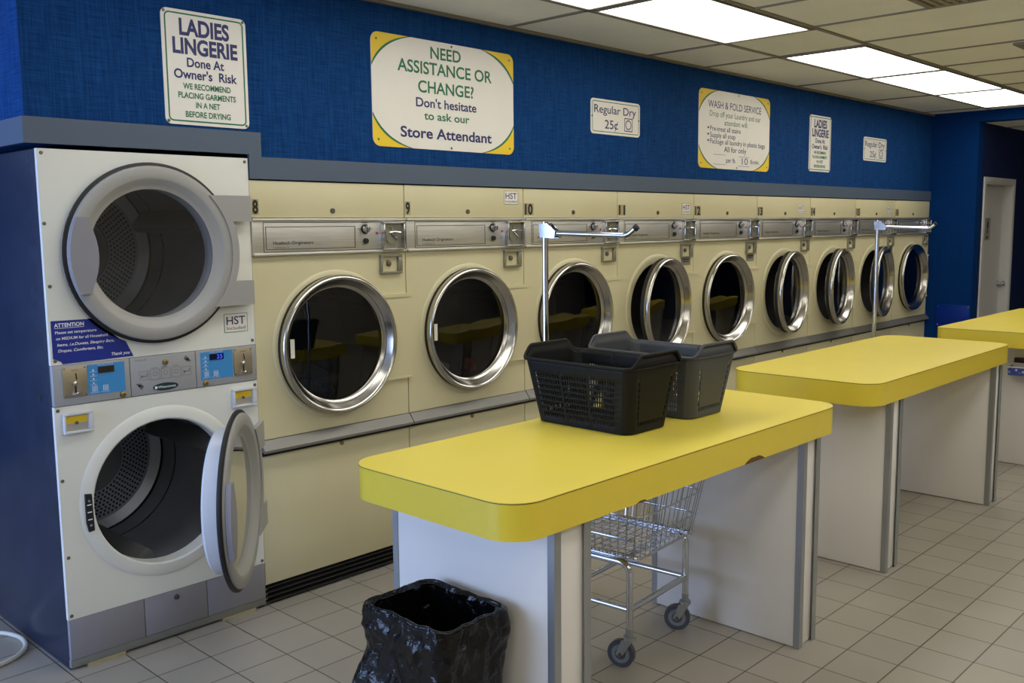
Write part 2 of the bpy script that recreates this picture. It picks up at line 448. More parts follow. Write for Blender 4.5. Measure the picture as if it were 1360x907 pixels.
# ------------------------------------------------------------------ ceiling lights and vents
def troffer(x0, x1, y0, y1, label):
    t = thing('ceiling_light', label, 'ceiling light', ((x0+x1)/2, (y0+y1)/2, ZC), 'fluorescent panels in the ceiling')
    b = nb()
    for q in ((x0, x1, y0, y0+.012), (x0, x1, y1-.012, y1), (x0, x0+.012, y0+.012, y1-.012), (x1-.012, x1, y0+.012, y1-.012)): box(b, *q, ZC-.010, ZC-.001)
    part('frame', b, TBAR, t, 0)
    b = nb(); box(b, x0+.012, x1-.012, y0+.012, y1-.012, ZC-.006, ZC-.002); part('diffuser', b, LIGHTM, t, 0)
y0, y1 = YB+.018, YA-.018
troffer(.35, 1.485, y0, y1, 'lit fluorescent panel at the top edge of the photo, mostly cut off')
troffer(1.525, 2.665, y0, y1, 'large lit fluorescent panel nearest the camera, alone before a plain tile')
troffer(3.32, 4.50, y0, y1, 'lit fluorescent panel, first of the three joined in a row')
troffer(4.54, 5.75, y0, y1, 'lit fluorescent panel, middle of the three joined in a row')
troffer(5.79, 6.935, y0, y1, 'lit fluorescent panel at the far end of the row, next to the blue header')
troffer(-.83, .31, y0, y1, 'lit fluorescent panel above the stacked dryer, outside the picture')
for yy, nm in ((-3.0, 'second'), (-4.2, 'third'), (-5.4, 'fourth')):  # unseen rows of panels, added to raise the room's overall brightness
    for k, x in enumerate((-3.2, -1.4, .4, 2.2, 4.0, 5.8)):
        troffer(x, x+1.16, yy+.02, yy+.55, 'lit fluorescent panel added unseen behind the camera, %s row from the dryers, %s from the shop window' % (nm, ('first', 'second', 'third', 'fourth', 'fifth', 'sixth')[k]))
def vent(x0, x1, y0, y1, label):
    t = thing('ceiling_vent', label, 'vent', ((x0+x1)/2, (y0+y1)/2, ZC))
    b = nb(); 
    for q in ((x0, x1, y0, y0+.03), (x0, x1, y1-.03, y1), (x0, x0+.03, y0+.03, y1-.03), (x1-.03, x1, y0+.03, y1-.03)): box(b, *q, ZC-.012, ZC-.001)
    part('frame', b, TBAR, t, 0)
    b = nb(); k = y0+.045
    while k < y1-.04: box(b, x0+.03, x1-.03, k, k+.022, ZC-.010, ZC-.004); k += .04
    part('grille', b, mat('stained_vent', (150, 136, 104), .6, var=.2, vscale=12), t, 0)
vent(2.06, 2.61, -2.24, -1.65, 'beige ceiling vent at the top edge of the photo, above the second table')
vent(3.88, 4.39, -2.24, -1.64, 'small dark beige ceiling vent at the right edge of the photo')

# ------------------------------------------------------------------ cream dryers
def hst_sticker(parent, x0, x1, z0, z1, y):
    b = nb(); box(b, x0, x1, y-.0006, y, z0, z1); st = part('notice_sticker', b, SIGNW, parent, 0)
    st['label'] = 'small white sticker reading HST Included'
    b = nb(); w = x1-x0; h = z1-z0; e = w*.035; yy = y-.0012
    for q in ((x0, x1, z0, z0+e*.5), (x0, x1, z1-e*.5, z1), (x0, x0+e*.5, z0, z1), (x1-e*.5, x1, z0, z1)): box(b, q[0], q[1], yy, yy+.0004, q[2], q[3], mi=1)
    text(b, 'HST', (x0+x1)/2, z0+h*.42, h*.42, w*.80, yy, .008); text(b, 'Included', (x0+x1)/2, z0+h*.14, h*.17, w*.80, yy, .0)
    part('lettering', b, [NAVY, GREEN], st, 0)

def make_dryer():
    t = thing('tumble_dryer', 'cream', 'dryer', (0, 0, 0), 'row of cream tumble dryers')
    X0, X1 = .0025, .7975
    b = nb()
    box(b, X0, X0+.02, .022, .95, 0, 1.768); box(b, X1-.02, X1, .022, .95, 0, 1.768); box(b, X0+.02, X1-.02, .022, .95, 1.748, 1.768); box(b, X0+.02, X1-.02, .93, .95, 0, 1.748); box(b, X0+.02, X1-.02, .05, .93, .0, .02)
    part('cabinet', b, CREAM, t, 0)
    b = nb(); box(b, X0, X1, -.0, .022, 1.6185, 1.768, .003); u = part('upper_panel', b, CREAM, t)
    b = nb(); cyl(b, (.40, 0, 1.648), (0, -1, 0), .011, .006, 20); box(b, .398, .402, -.0065, -.005, 1.640, 1.656); part('lock', b, SCREW, u)
    # control band
    b = nb(); box(b, X0, X1, -.008, .022, 1.466, 1.6165, .002)
    box(b, X0, X1, -.017, -.006, 1.604, 1.6165, .004); box(b, X0, X1, -.020, -.006, 1.4635, 1.4765, .005)
    band = part('control_panel', b, STEEL, t)
    b = nb(); e = .0022
    for (a0, a1, c0, c1) in ((.053, .780, 1.4785, 1.6005), (.064, .511, 1.489, 1.583)):
        for q in ((a0, a1, c0, c0+e), (a0, a1, c1-e, c1), (a0, a0+e, c0+e, c1-e), (a1-e, a1, c0+e, c1-e)): box(b, q[0], q[1], -.0094, -.0078, q[2], q[3])
    part('outline', b, INK, band, 0)
    b = nb(); text(b, 'Huebsch Originators', .098, 1.510, .0125, .195, -.0088, .012, 'l'); text(b, 'Loadstar II', .098, 1.4935, .010, .072, -.0088, -.004, 'l', mi=1)
    for zz, s, w in ((1.5935, 'HIGH', .03), (1.544, 'LOW', .024), (1.499, 'RESET', .036)): text(b, s, .565, zz, .005, w, -.0088, .0)
    text(b, 'MED', .535, 1.567, .005, .02, -.0088, 0); text(b, 'TEMP', .598, 1.567, .005, .02, -.0088, 0)
    part('lettering', b, [INK, GREYINK], band, 0)
    b = nb(); cyl(b, (.565, -.008, 1.570), (0, -1, 0), .021, .006, 28, mi=1); cyl(b, (.565, -.014, 1.570), (0, -1, 0), .018, .016, 28, r2=.015); box(b, .5625, .5675, -.036, -.028, 1.556, 1.584, .001); part('knob', b, [CHROME, INK], band)
    b = nb(); cyl(b, (.566, -.008, 1.517), (0, -1, 0), .013, .012, 24, r2=.011); part('button', b, INK, band)
    b = nb(); lathe(b, (.632, -.008, 1.551), [(.0065, 0), (.006, -.004), (.001, -.006)], 16); part('lamp', b, RED, band)
    b = nb(); a0, a1, c0, c1 = .652, .777, 1.474, 1.601
    for q in ((a0, a1, c0, c0+.009), (a0, a1, c1-.009, c1), (a0, a0+.009, c0+.009, c1-.009), (a1-.009, a1, c0+.009, c1-.009)): box(b, q[0], q[1], -.034, -.006, q[2], q[3], .003)
    cs = part('coin_box', b, CHROME, band)
    b = nb(); box(b, a0+.009, a1-.009, -.012, -.007, c0+.009, c1-.009); lathe(b, (.713, -.012, 1.528), [(.032, 0), (.032, -.003), (.024, -.0035), (.024, -.001), (.001, -.001)], 32)
    box(b, .708, .718, -.016, -.012, 1.545, 1.58, .002); part('coin_plate', b, mat_lock, cs)
    b = nb(); tube(b, bend([(.700, -.016, 1.552), (.715, -.028, 1.556), (.752, -.028, 1.552)], .008), .0042, 8); tube(b, [(.712, -.016, 1.545), (.742, -.020, 1.520)], .003, 6); part('coin_lever', b, CHROME, cs)
    # framed lock below
    b = nb(); a0, a1, c0, c1 = .646, .770, 1.367, 1.4525
    for q in ((a0, a1, c0, c0+.010), (a0, a1, c1-.010, c1), (a0, a0+.010, c0+.01, c1-.01), (a1-.022, a1, c0+.01, c1-.01)): box(b, q[0], q[1], -.016, 0, q[2], q[3], .002)
    lf = part('lock_frame', b, mat_lock, t)
    b = nb(); lathe(b, (.698, -.001, 1.413), [(.013, 0), (.012, -.008), (.004, -.010), (.001, -.007)], 20); part('lock', b, SCREW, lf)
    # front with round opening
    b = nb(); panel_hole(b, X0, X1, .709, 1.4625, .40, 1.075, .268, 0, .022)
    lathe(b, (.40, 0, 1.075), [(.268, -.001), (.30, -.006), (.314, -.006), (.322, -.0005)], 72)
    part('front_panel', b, CREAM, t)
    # hinge cover
    b = nb()
    def cover(z0, z1, y0, y1, xr, r=.304):
        m_ = 10; L_ = [(.40+math.sqrt(r*r-(z-1.075)**2), z) for z in [z0+(z1-z0)*k/m_ for k in range(m_+1)]]
        V = [[b.verts.new((x, y, z)) for x, z in (L_ if i < 2 else [(xr, q[1]) for q in L_])] for i, y in enumerate((y0, y1, y0, y1))]
        for k in range(m_):
            b.faces.new((V[0][k], V[0][k+1], V[2][k+1], V[2][k])); b.faces.new((V[1][k], V[1][k+1], V[3][k+1], V[3][k]))
            b.faces.new((V[0][k], V[0][k+1], V[1][k+1], V[1][k])); b.faces.new((V[2][k], V[2][k+1], V[3][k+1], V[3][k]))
        for k in (0, -1): b.faces.new([V[i][k] for i in (0, 1, 3, 2)])
    cover(.884, 1.258, -.0085, -.001, .8155); cover(1.257, 1.274, -.013, -.001, .8165); cover(.877, .886, -.013, -.001, .8165)
    part('hinge_cover', b, CREAM, t)
    # drum
    b = nb(); lathe(b, (.40, 0, 1.075), [(.268, .02), (.33, .05), (.33, .40), (.327, .41), (.33, .42), (.33, .72), (.001, .72)], 56)
    for k in range(3):
        a = 2*PI*k/3+.5; c, s = math.cos(a), math.sin(a)
        tube(b, [(.40+.318*c, .10, 1.075+.318*s), (.40+.318*c, .66, 1.075+.318*s)], .024, 8)
    dm = part('drum', b, DRUMD, t)
    # door
    hx = .705
    b = nb(); lathe(b, (.40, 0, 1.075), [(.262, .002), (.2985, .002), (.2985, -.020), (.262, -.020)], 72, mi=1, closed=True)
    lathe(b, (.40, 0, 1.075), [(.296, -.018), (.301, -.028), (.3015, -.043), (.297, -.053), (.290, -.0565), (.283, -.053), (.278, -.046), (.262, -.018), (.250, -.006), (.246, -.004), (.246, .016), (.262, .018), (.262, -.004)], 72)
    d = part('door', b, [RINGS, BLACK], t, 40, origin=(hx, -.0, 1.075))
    b = nb(); lathe(b, (.40, 0, 1.075), [(.001, -.012), (.10, -.011), (.18, -.008), (.248, -.002)], 64); part('door_glass', b, DGLASS, d)
    b = nb(); box(b, .158, .178, -.0125, -.0115, 1.035, 1.115); part('door_label', b, SIGNW, d, 0)
    # bumper rail
    b = nb()
    pr = [(0.0, .7075), (-.006, .7065), (-.032, .676), (-.037, .670), (-.037, .660), (-.030, .657), (-.022, .662), (0, .662)]
    A = [b.verts.new((X0, y, z)) for y, z in pr]; B = [b.verts.new((X1, y, z)) for y, z in pr]
    for k in range(len(pr)): b.faces.new((A[k], A[(k+1) % len(pr)], B[(k+1) % len(pr)], B[k]))
    b.faces.new(A[::-1]); b.faces.new(B)
    part('bumper_rail', b, RAILM, t, 25)
    b = nb(); box(b, X0, X1, -.012, .02, .643, .662); part('rail_groove', b, DARK, t, 0)
    b = nb(); box(b, X0, X1, 0, .022, .092, .643, .003); lp = part('lower_panel', b, CREAM, t)
    b = nb(); cyl(b, (.41, 0, .631), (0, -1, 0), .009, .006, 16); part('lock', b, BRASS, lp)
    b = nb(); box(b, X0, X1, .03, .05, 0, .092)
    for k in range(4): 
        z = .008+k*.021
        prism_x(b, [(.030, z), (.004, z+.003), (.004, z+.007), (.030, z+.014)], X0, X1)
    part('louvre_grille', b, LOUV, t, 0)
    return t
def prism_x(bm, pts, x0, x1):
    A = [bm.verts.new((x0, y, z)) for y, z in pts]; B = [bm.verts.new((x1, y, z)) for y, z in pts]
    bm.faces.new(A[::-1]); bm.faces.new(B)
    for k in range(len(pts)):
        k2 = (k+1) % len(pts); bm.faces.new((A[k], A[k2], B[k2], B[k]))
RAILM = mat('satin_rail_metal', (132, 130, 126), .5, metal=.55, var=.04)
mat_lock = mat('lock_frame_metal', (150, 147, 132), .4, metal=.7)
dr0 = make_dryer()
WHERE = {8: 'cream tumble dryer numbered 8, right beside the white stacked dryer', 9: 'cream tumble dryer numbered 9, second cream one from the stacked dryer, pale laundry inside',
         10: 'cream tumble dryer numbered 10, behind the chrome pole of the near cart', 11: 'cream tumble dryer numbered 11, first one with its door standing ajar',
         12: 'cream tumble dryer numbered 12 with shut door, grey tag below its lock', 13: 'cream tumble dryer numbered 13, under the small second lingerie sign, door ajar',
         14: 'cream tumble dryer numbered 14, door ajar, third from the blue end wall', 15: 'cream tumble dryer numbered 15, behind the pole of the far cart, door ajar',
         16: 'last cream tumble dryer numbered 16, against the blue end wall, door shut'}
AJAR = {11: 8.5, 13: 8.5, 14: 8.5, 15: 9.5}
dryers = {8: dr0}
for n in range(9, 17):
    c = copy_tree(dr0); c.location = ((n-8)*.8, 0, 0); dryers[n] = c
for n, t in dryers.items():
    t['label'] = WHERE[n]; x = (n-8)*.8
    for ch in t.children:
        if ch.name.startswith('door') and n in AJAR: ch.rotation_euler = (0, 0, math.radians(AJAR[n]))
    s = str(n); w = .032 if len(s) == 1 else .074
    xl = x+(.004 if n > 8 else .010)
    b = nb(); box(b, xl, xl+w, -.0008, 0, 1.632, 1.693); st = part('number_sticker', b, TAN, t, 0); st['label'] = 'tan sticker with black number %d' % n
    b = nb(); text(b, s, xl+w/2, 1.637, .050, w*.80, -.0014, .04); part('digits', b, INK, st, 0)
    if n == 9: hst_sticker(t, x+.657, x+.76, 1.686, 1.754, -.0003)
    if n == 11: hst_sticker(t, x+.66, x+.76, 1.640, 1.708, -.0003)
    if n == 13: hst_sticker(t, x+.60, x+.69, 1.650, 1.712, -.0003)
    if n == 15: hst_sticker(t, x+.62, x+.71, 1.650, 1.712, -.0003)
    if n in (11, 12, 15):
        b = nb(); box(b, x+.66, x+.762, -.002, 0, 1.318, 1.365); tg = part('tag', b, mat('grey_tag_%d' % n, (128, 124, 112), .5), t, 0)
        b = nb(); box(b, x+.675, x+.745, -.0028, -.0022, 1.350, 1.356); box(b, x+.675, x+.745, -.0028, -.0022, 1.338, 1.344); part('printing', b, INK, tg, 0)
    if n == 16:
        for ch in t.children:
            if ch.name.startswith('hinge_cover'): ch.scale = (.975, 1, 1)

def heap(name, c, rx, ry, rz, m, label, seed):
    b = nb(); bmesh.ops.create_icosphere(b, subdivisions=4, radius=1)
    for v in b.verts:
        p = v.co.copy(); k = 1+.28*noise.noise(p*1.8+Vector((seed, 0, 0)))+.13*noise.noise(p*4.5+Vector((0, seed, 0)))
        q = p*k; v.co = Vector((c[0]+q.x*rx, c[1]+q.y*ry, c[2]+max(q.z, -.55)*rz))
    o = part(name, b, m, None, 60); tag(o, label, 'laundry'); return o
heap('laundry', (.35, .24, .845), .15, .13, .075, CLOTHB, 'dim blue laundry heap at the bottom of dryer 8', 1)
heap('laundry', (1.10, .19, .85), .10, .09, .06, CLOTHW, 'pale laundry heap at the bottom of dryer 9', 5)
heap('laundry', (1.30, .12, .865), .035, .05, .045, CLOTHR, 'small red garment beside the pale heap in dryer 9', 9)

# ------------------------------------------------------------------ stacked white dryer
ST = thing('stacked_dryer', 'white double stacked tumble dryer at the left end of the row, lower door open', 'dryer', (-.397, 0, 0))
SX0, SX1 = -.797, .001
b = nb()
box(b, SX0, SX0+.02, .018, 1.1, .0, 1.853, .003); box(b, SX1-.02, SX1, .018, 1.1, 0, 1.853); box(b, SX0+.02, SX1-.02, .018, 1.1, 1.835, 1.853); box(b, SX0+.02, SX1-.02, 1.08, 1.1, 0, 1.835); box(b, SX0+.02, SX1-.02, .05, 1.08, .0, .02)
cyl(b, (SX0-.0006, .121, .981), (-1, 0, 0), .013, .0006, 24, mi=1)
part('cabinet', b, [SIDE, DARK], ST)
CU, CL = (-.410, 0, 1.488), (-.406, 0, .588)
def front(z0, z1, c):
    b = nb(); panel_hole(b, SX0, SX1, z0, z1, c[0], c[2], .276, 0, .018)
    lathe(b, c, [(.276, -.0005), (.282, -.006), (.318, -.006), (.328, -.0003)], 72)
    lathe(b, c, [(.276, .016), (.276, .06), (.30, .065)], 72)
    return b
up_ = part('front_panel', front(1.111, 1.8525, CU), WHITE, ST)
lo_ = part('front_panel', front(.1905, .964, CL), WHITE, ST)
for p, zs in ((up_, ((-.782, 1.838), (-.013, 1.838), (-.787, 1.60), (-.783, 1.385), (-.012, 1.128), (-.782, 1.126))), (lo_, ((-.785, .951), (-.010, .945), (-.785, .70), (-.782, .42), (-.785, .205), (-.010, .203)))):
    for x, z in zs:
        b = nb(); lathe(b, (x, 0, z), [(.0065, 0), (.006, -.002), (.0035, -.003), (.001, -.002)], 14); part('screw', b, SCREW, p)
def drum(c):
    b = nb(); lathe(b, c, [(.276, .06), (.325, .075), (.325, .570)], 64); lathe(b, c, [(.325, .580), (.325, .690)], 64); lathe(b, c, [(.325, .712), (.285, .735)], 64); lathe(b, c, [(.285, .735), (.155, .735)], 64)
    lathe(b, c, [(.325, .570), (.333, .570), (.333, .580), (.325, .580)], 64, mi=1); lathe(b, c, [(.325, .690), (.335, .690), (.335, .712), (.325, .712)], 64, mi=1)
    lathe(b, c, [(.155, .735), (.148, .725), (.001, .725)], 48, mi=2)
    for k in range(8):
        r = .166+k*.0145; m = int(2*PI*r/.0195)
        for j in range(m):
            a = 2*PI*(j+.5*(k % 2))/m
            disc(b, (c[0]+r*math.cos(a), 0, c[2]+r*math.sin(a)), .0054, .7335, 7, mi=1)
    o = part('drum', b, [DRUM, DARK, DRUMD], ST, 30)
    for k in range(3):
        a = math.radians(-98)+2*PI*k/3; ca, sa = math.cos(a), math.sin(a)
        b = nb(); R0 = Vector((ca, 0, sa)); T0 = Vector((-sa, 0, ca)); C0 = Vector((c[0], 0, c[2]))
        prof = [(.326, -.055), (.262, -.022), (.248, 0), (.262, .022), (.326, .055)]
        A = [b.verts.new(C0+R0*r+T0*q+Vector((0, .12, 0))) for r, q in prof]; B = [b.verts.new(C0+R0*r+T0*q+Vector((0, .66, 0))) for r, q in prof]
        for i in range(4): b.faces.new((A[i], A[i+1], B[i+1], B[i]))
        b.faces.new(A); b.faces.new(B[::-1]); part('lifter', b, DRUMD, o)
drum(CU); drum(CL)
def stack_door(c, th):
    hinge = (.0, -.035, c[2])
    b = nb(); lathe(b, c, [(.268, -.006), (.320, -.006), (.331, -.012), (.331, -.020), (.320, -.025), (.268, -.025)], 80, mi=1, closed=True)
    lathe(b, c, [(.316, -.018), (.3195, -.026), (.3175, -.033), (.311, -.0365), (.277, -.038), (.270, -.035), (.254, -.018), (.243, -.013), (.236, -.011), (.236, -.004)], 80)
    lathe(b, c, [(.236, -.004), (.236, .050), (.244, .060), (.256, .060), (.266, .050), (.268, -.010)], 80, mi=2)
    d = part('door', b, [GREY, BLACK, PLUG], ST, 40, origin=hinge)
    b = nb(); lathe(b, c, [(.001, .000), (.12, -.003), (.2365, -.010)], 64); part('door_glass', b, CGLASS, d)
    b = nb()
    pts = [(-.645, 1.621), (-.689, 1.621)]
    pts = [(c[0]-.250, c[2]+.133), (c[0]-.284, c[2]+.133)]
    for k in range(9):
        a = math.radians(155+50*k/8); pts.append((c[0]+.3185*math.cos(a)*1.0, c[2]+.3185*math.sin(a)))
    pts += [(c[0]-.284, c[2]-.133), (c[0]-.252, c[2]-.133)]
    for k in range(9):
        t = -1+2*k/8; pts.append((c[0]-.220-.029*t*t, c[2]+.118*t))
    prism(b, pts, -.054, -.036); bmesh.ops.remove_doubles(b, verts=b.verts, dist=.0004)
    part('handle', b, KICK, d, 30)
    b = nb()
    def slab(pa, pb):
        V = [[b.verts.new((p[0], y, p[1])) for p in pp] for pp in (pa, pb) for y in (-.042, -.024)]
        n_ = len(pa)
        for k in range(n_-1):
            b.faces.new((V[0][k], V[0][k+1], V[2][k+1], V[2][k])); b.faces.new((V[1][k], V[1][k+1], V[3][k+1], V[3][k]))
            b.faces.new((V[0][k], V[0][k+1], V[1][k+1], V[1][k])); b.faces.new((V[2][k], V[2][k+1], V[3][k+1], V[3][k]))
        b.faces.new([V[i][0] for i in (0, 1, 3, 2)]); b.faces.new([V[i][-1] for i in (0, 1, 3, 2)])
    zs = sorted(set([-.211, -.116, .116, .216]+[-.116+.232*k/16 for k in range(17)]+[-.211+.095*k/6 for k in range(7)]+[.116+.1*k/6 for k in range(7)]))
    L_ = [(c[0]+math.sqrt(.306**2-z*z), c[2]+z) for z in zs]
    lo_i = [i for i, z in enumerate(zs) if z <= -.1159]; mi_i = [i for i, z in enumerate(zs) if abs(z) <= .1161]; hi_i = [i for i, z in enumerate(zs) if z >= .1159]
    slab([L_[i] for i in lo_i], [(-.018, c[2]+zs[i]) for i in lo_i]); slab([L_[i] for i in hi_i], [(-.018, c[2]+zs[i]) for i in hi_i])
    slab([L_[i] for i in mi_i], [(c[0]+math.sqrt(.334**2-zs[i]**2), c[2]+zs[i]) for i in mi_i])
    bmesh.ops.remove_doubles(b, verts=b.verts, dist=.0003)
    part('hinge_plate', b, GREY, d, 30)
    d.rotation_euler = (0, 0, math.radians(th)); return d
stack_door(CU, 0); stack_door(CL, 48.0)
# latch strip by the lower opening
b = nb(); prism(b, [(-.716, .640), (-.693, .637), (-.693, .560), (-.690, .503), (-.709, .500), (-.716, .535)], -.016, -.003)
lt = part('latch_strip', b, BLACK, ST)
b = nb(); lathe(b, (-.705, -.016, .615), [(.006, 0), (.005, -.003), (.001, -.003)], 12); lathe(b, (-.703, -.016, .525), [(.006, 0), (.005, -.003), (.001, -.003)], 12); part('screw', b, CHROME, lt)
for z in (.598, .571, .544):
    b = nb(); box(b, -.712, -.697, -.0172, -.0162, z, z+.004); part('label_mark', b, WINK, lt, 0)
# control modules
def keylock(x, z, parent, y=-.004):
    b = nb(); lathe(b, (x, y, z), [(.011, 0), (.0105, -.006), (.006, -.008), (.005, -.006), (.001, -.006)], 20); part('key_lock', b, BRASS, parent)
def module(x0, x1):
    b = nb(); box(b, x0+.001, x1-.001, -.004, .018, .9665, 1.1095, .002); return part('control_module', b, GREYP, ST)
def coinctl(mod, xa, xb, ba, bb, lit, key, discol):
    z0, z1 = .993, 1.102; y = -.004
    b = nb(); box(b, xa, xb, y-.004, y, z0, z1, .001); cp = part('coin_slot', b, COINP, mod)
    xm = (xa+xb)/2
    b = nb(); prism(b, [(xm+.001, 1.078), (xm+.005, 1.078), (xm+.007, 1.055), (xm+.003, 1.055)], y-.0048, y-.0042); box(b, xm-.003, xm+.003, y-.0048, y-.0042, 1.010, 1.036); part('slot', b, DARK, cp, 0)
    b = nb(); lathe(b, (xm-.004, y-.004, 1.042), [(.009, 0), (.008, -.010), (.001, -.012)], 16); tube(b, bend([(xm-.010, y-.006, 1.003), (xm, y-.020, 1.008), (xm+.014, y-.006, 1.009)], .006), .003, 8); part('coin_return', b, CHROME, cp)
    b = nb()
    for sx, sz in ((xa+.006, z0+.006), (xb-.006, z0+.006), (xa+.006, z1-.006), (xb-.006, z1-.006)): lathe(b, (sx, y-.004, sz), [(.003, 0), (.002, -.0015), (.0005, -.0015)], 10)
    text(b, 'QUARTERS', xm, 1.087, .004, .022, y-.0046, 0, mi=1); part('screw', b, [SCREW, INK], cp)
    b = nb(); box(b, ba, bb, y-.0012, y, z0, z1-.001); mb = part('keypad', b, SKYB, mod, 0)
    w = bb-ba
    b = nb(); box(b, ba+w*.28, ba+w*.71, y-.004, y-.001, 1.068, 1.091); ds = part('display', b, mat('display_window', discol, .2), mb, 0)
    if lit:
        b = nb(); text(b, '25', ba+w*.58, 1.072, .015, w*.17, y-.0046, .0, sp=1.1); part('digits', b, LED, ds, 0)
    b = nb(); yy = y-.0018
    text(b, 'WASH CYCLE', ba+w*.48, 1.0955, .0036, w*.42, yy, 0)
    for k in range(4):
        z = 1.077-k*.0155
        cyl(b, (ba+w*.15, yy+.0003, z+.005), (0, -1, 0), .0022, .0003, 10); box(b, ba+w*.13, ba+w*.17, yy, yy+.0003, z+.001, z+.0028); text(b, ('HIGH', 'MEDIUM', 'LOW', 'NO HEAT')[k], ba+w*.15, z-.0035, .0030, w*.17, yy, 0)
    for cx, s in ((.17, 'SELECT'), (.46, 'START')):
        xc = ba+w*cx
        for q in ((xc-.009, xc+.009, 1.005, 1.0065), (xc-.009, xc+.009, 1.0215, 1.023), (xc-.009, xc-.0075, 1.0065, 1.0215), (xc+.0075, xc+.009, 1.0065, 1.0215)): box(b, q[0], q[1], yy, yy+.0003, q[2], q[3])
        lathe(b, (xc, yy, 1.014), [(.005, 0), (.0032, 0)], 14); text(b, s, xc, .9985, .0034, w*.24, yy, 0)
    part('printing', b, WINK, mb, 0)
    keylock(key, .9795, mod)
m1 = module(SX0, -.5225); coinctl(m1, -.763, -.681, -.677, -.543, False, -.554, (26, 18, 26))
m3 = module(-.2635, SX1); coinctl(m3, -.102, -.021, -.244, -.107, True, -.227, (14, 10, 50))
m2 = module(-.5225, -.2635); y = -.0046
keylock(-.387, 1.081, m2)
b = nb()
text(b, 'TD30x30', -.505, 1.094, .006, .045, y, 0, 'l')
for k in range(5):
    x0 = -.489+k*.042; x1 = x0+.036; z0 = 1.022 if k in (0, 4) else 1.019; z1 = 1.055 if k in (0, 4) else 1.058
    for q in ((x0, x1, z0, z0+.0009), (x0, x1, z1-.0009, z1), (x0, x0+.0009, z0, z1), (x1-.0009, x1, z0, z1)): box(b, q[0], q[1], y-.0003, y, q[2], q[3])
    xc = (x0+x1)/2
    if k in (0, 4): tube(b, [(x0+.006, y, z0+.008), (xc, y, z0+.016), (x1-.008, y, z0+.012), (x1-.006, y, z0+.024)], .0012, 4); prism(b, [(x0+.006, z0+.020), (x0+.013, z0+.015), (x0+.006, z0+.011)], y-.0004, y)
    else: lathe(b, (xc, y, z0+.022), [(.0085, 0), (.0072, 0)], 16); text(b, ('LOAD', 'PAY', 'START')[k-1], xc, z1+.003, .004, .024, y, 0)
def hook(flip):
    s = -1 if flip else 1
    ox, oz = (-.297, 1.085) if flip else (-.489, .999)
    pts = [(0, .008), (.016, .008), (.021, .003), (.021, -.006), (.027, -.006), (.0185, -.017), (.010, -.006), (.016, -.006), (.016, .001), (.014, .003), (0, .003)]
    pts = [(ox+s*(px-.013), oz+s*(pz+.004)) for px, pz in pts]
    prism(b, pts, y-.0004, y)
hook(False); hook(True)
part('printing', b, GREYINK, m2, 0)
b = nb(); prism(b, [(-.390+.050*math.cos(2*PI*k/40), .9885+.0145*math.sin(2*PI*k/40)) for k in range(40)], y-.002, y); bd = part('badge', b, TEAL, m2)
b = nb(); text(b, 'Wascomat', -.386, .9845, .0085, .070, y-.0026, .008); lathe(b, (-.4285, y-.0026, .988), [(.0055, 0), (.001, 0)], 14); part('lettering', b, WINK, bd, 0)
# framed lock boxes
for x0, x1 in ((-.773, -.670), (-.116, -.012)):
    z0, z1 = .866, .939
    b = nb()
    for q in ((x0, x1, z0, z0+.008), (x0, x1, z1-.008, z1), (x0, x0+.007, z0+.008, z1-.008), (x1-.016, x1, z0+.008, z1-.008)): box(b, q[0], q[1], -.020, 0, q[2], q[3], .002)
    lb = part('lock_box', b, PLUG, ST)
    b = nb(); box(b, x0+.007, x1-.016, -.006, -.001, z0+.008, z1-.008); box(b, x0+.010, x1-.020, -.0068, -.006, z0+.012, z0+.036, mi=0); box(b, x0+.010, x1-.019, -.0068, -.006, z0+.036, z1-.012, mi=1)
    pp = part('lock_plate', b, [STEEL, YEL], lb, 0)
    b = nb(); lathe(b, ((x0+x1)/2-.004, -.0068, z0+.036), [(.006, 0), (.0055, -.004), (.002, -.005), (.001, -.003)], 14); part('lock', b, SCREW, lb)
# stickers
b = nb(); pts = [(-.789, 1.266), (-.650, 1.264)]
for k in range(9):
    a = math.radians(221+28*k/8); pts.append((CU[0]+.337*math.cos(a), CU[2]+.337*math.sin(a)))
pts = [p for p in pts if p[0] <= -.504]; pts += [(-.505, 1.116), (-.758, 1.113), (-.763, 1.122), (-.789, 1.134)]
prism(b, pts, -.0010, -.0002); at = part('notice_sticker', b, BLUEST, ST, 0); at['label'] = 'torn blue sticker with white ATTENTION notice'
b = nb(); y = -.0016
text(b, 'ATTENTION', -.779, 1.2435, .0125, .102, y, .03, 'l'); box(b, -.779, -.677, y, y+.0003, 1.2385, 1.2400)
text(b, 'Please set temperature', -.777, 1.2195, .0095, .143, y, .012, 'l'); text(b, 'on MEDIUM for all Household', -.775, 1.1985, .0095, .180, y, .012, 'l')
text(b, 'Items, i.e.Duvets, Sleeping Bags,', -.773, 1.1765, .0095, .200, y, .012, 'l', shear=.25); text(b, 'Drapes, Comforters, Etc.', -.771, 1.1555, .0095, .157, y, .012, 'l', shear=.25); text(b, 'Thank you', -.518, 1.1265, .0105, .068, y, .012, 'r', shear=.25)
part('lettering', b, WINK, at, 0)
hst_sticker(ST, -.134, -.031, 1.168, 1.242, -.0004)
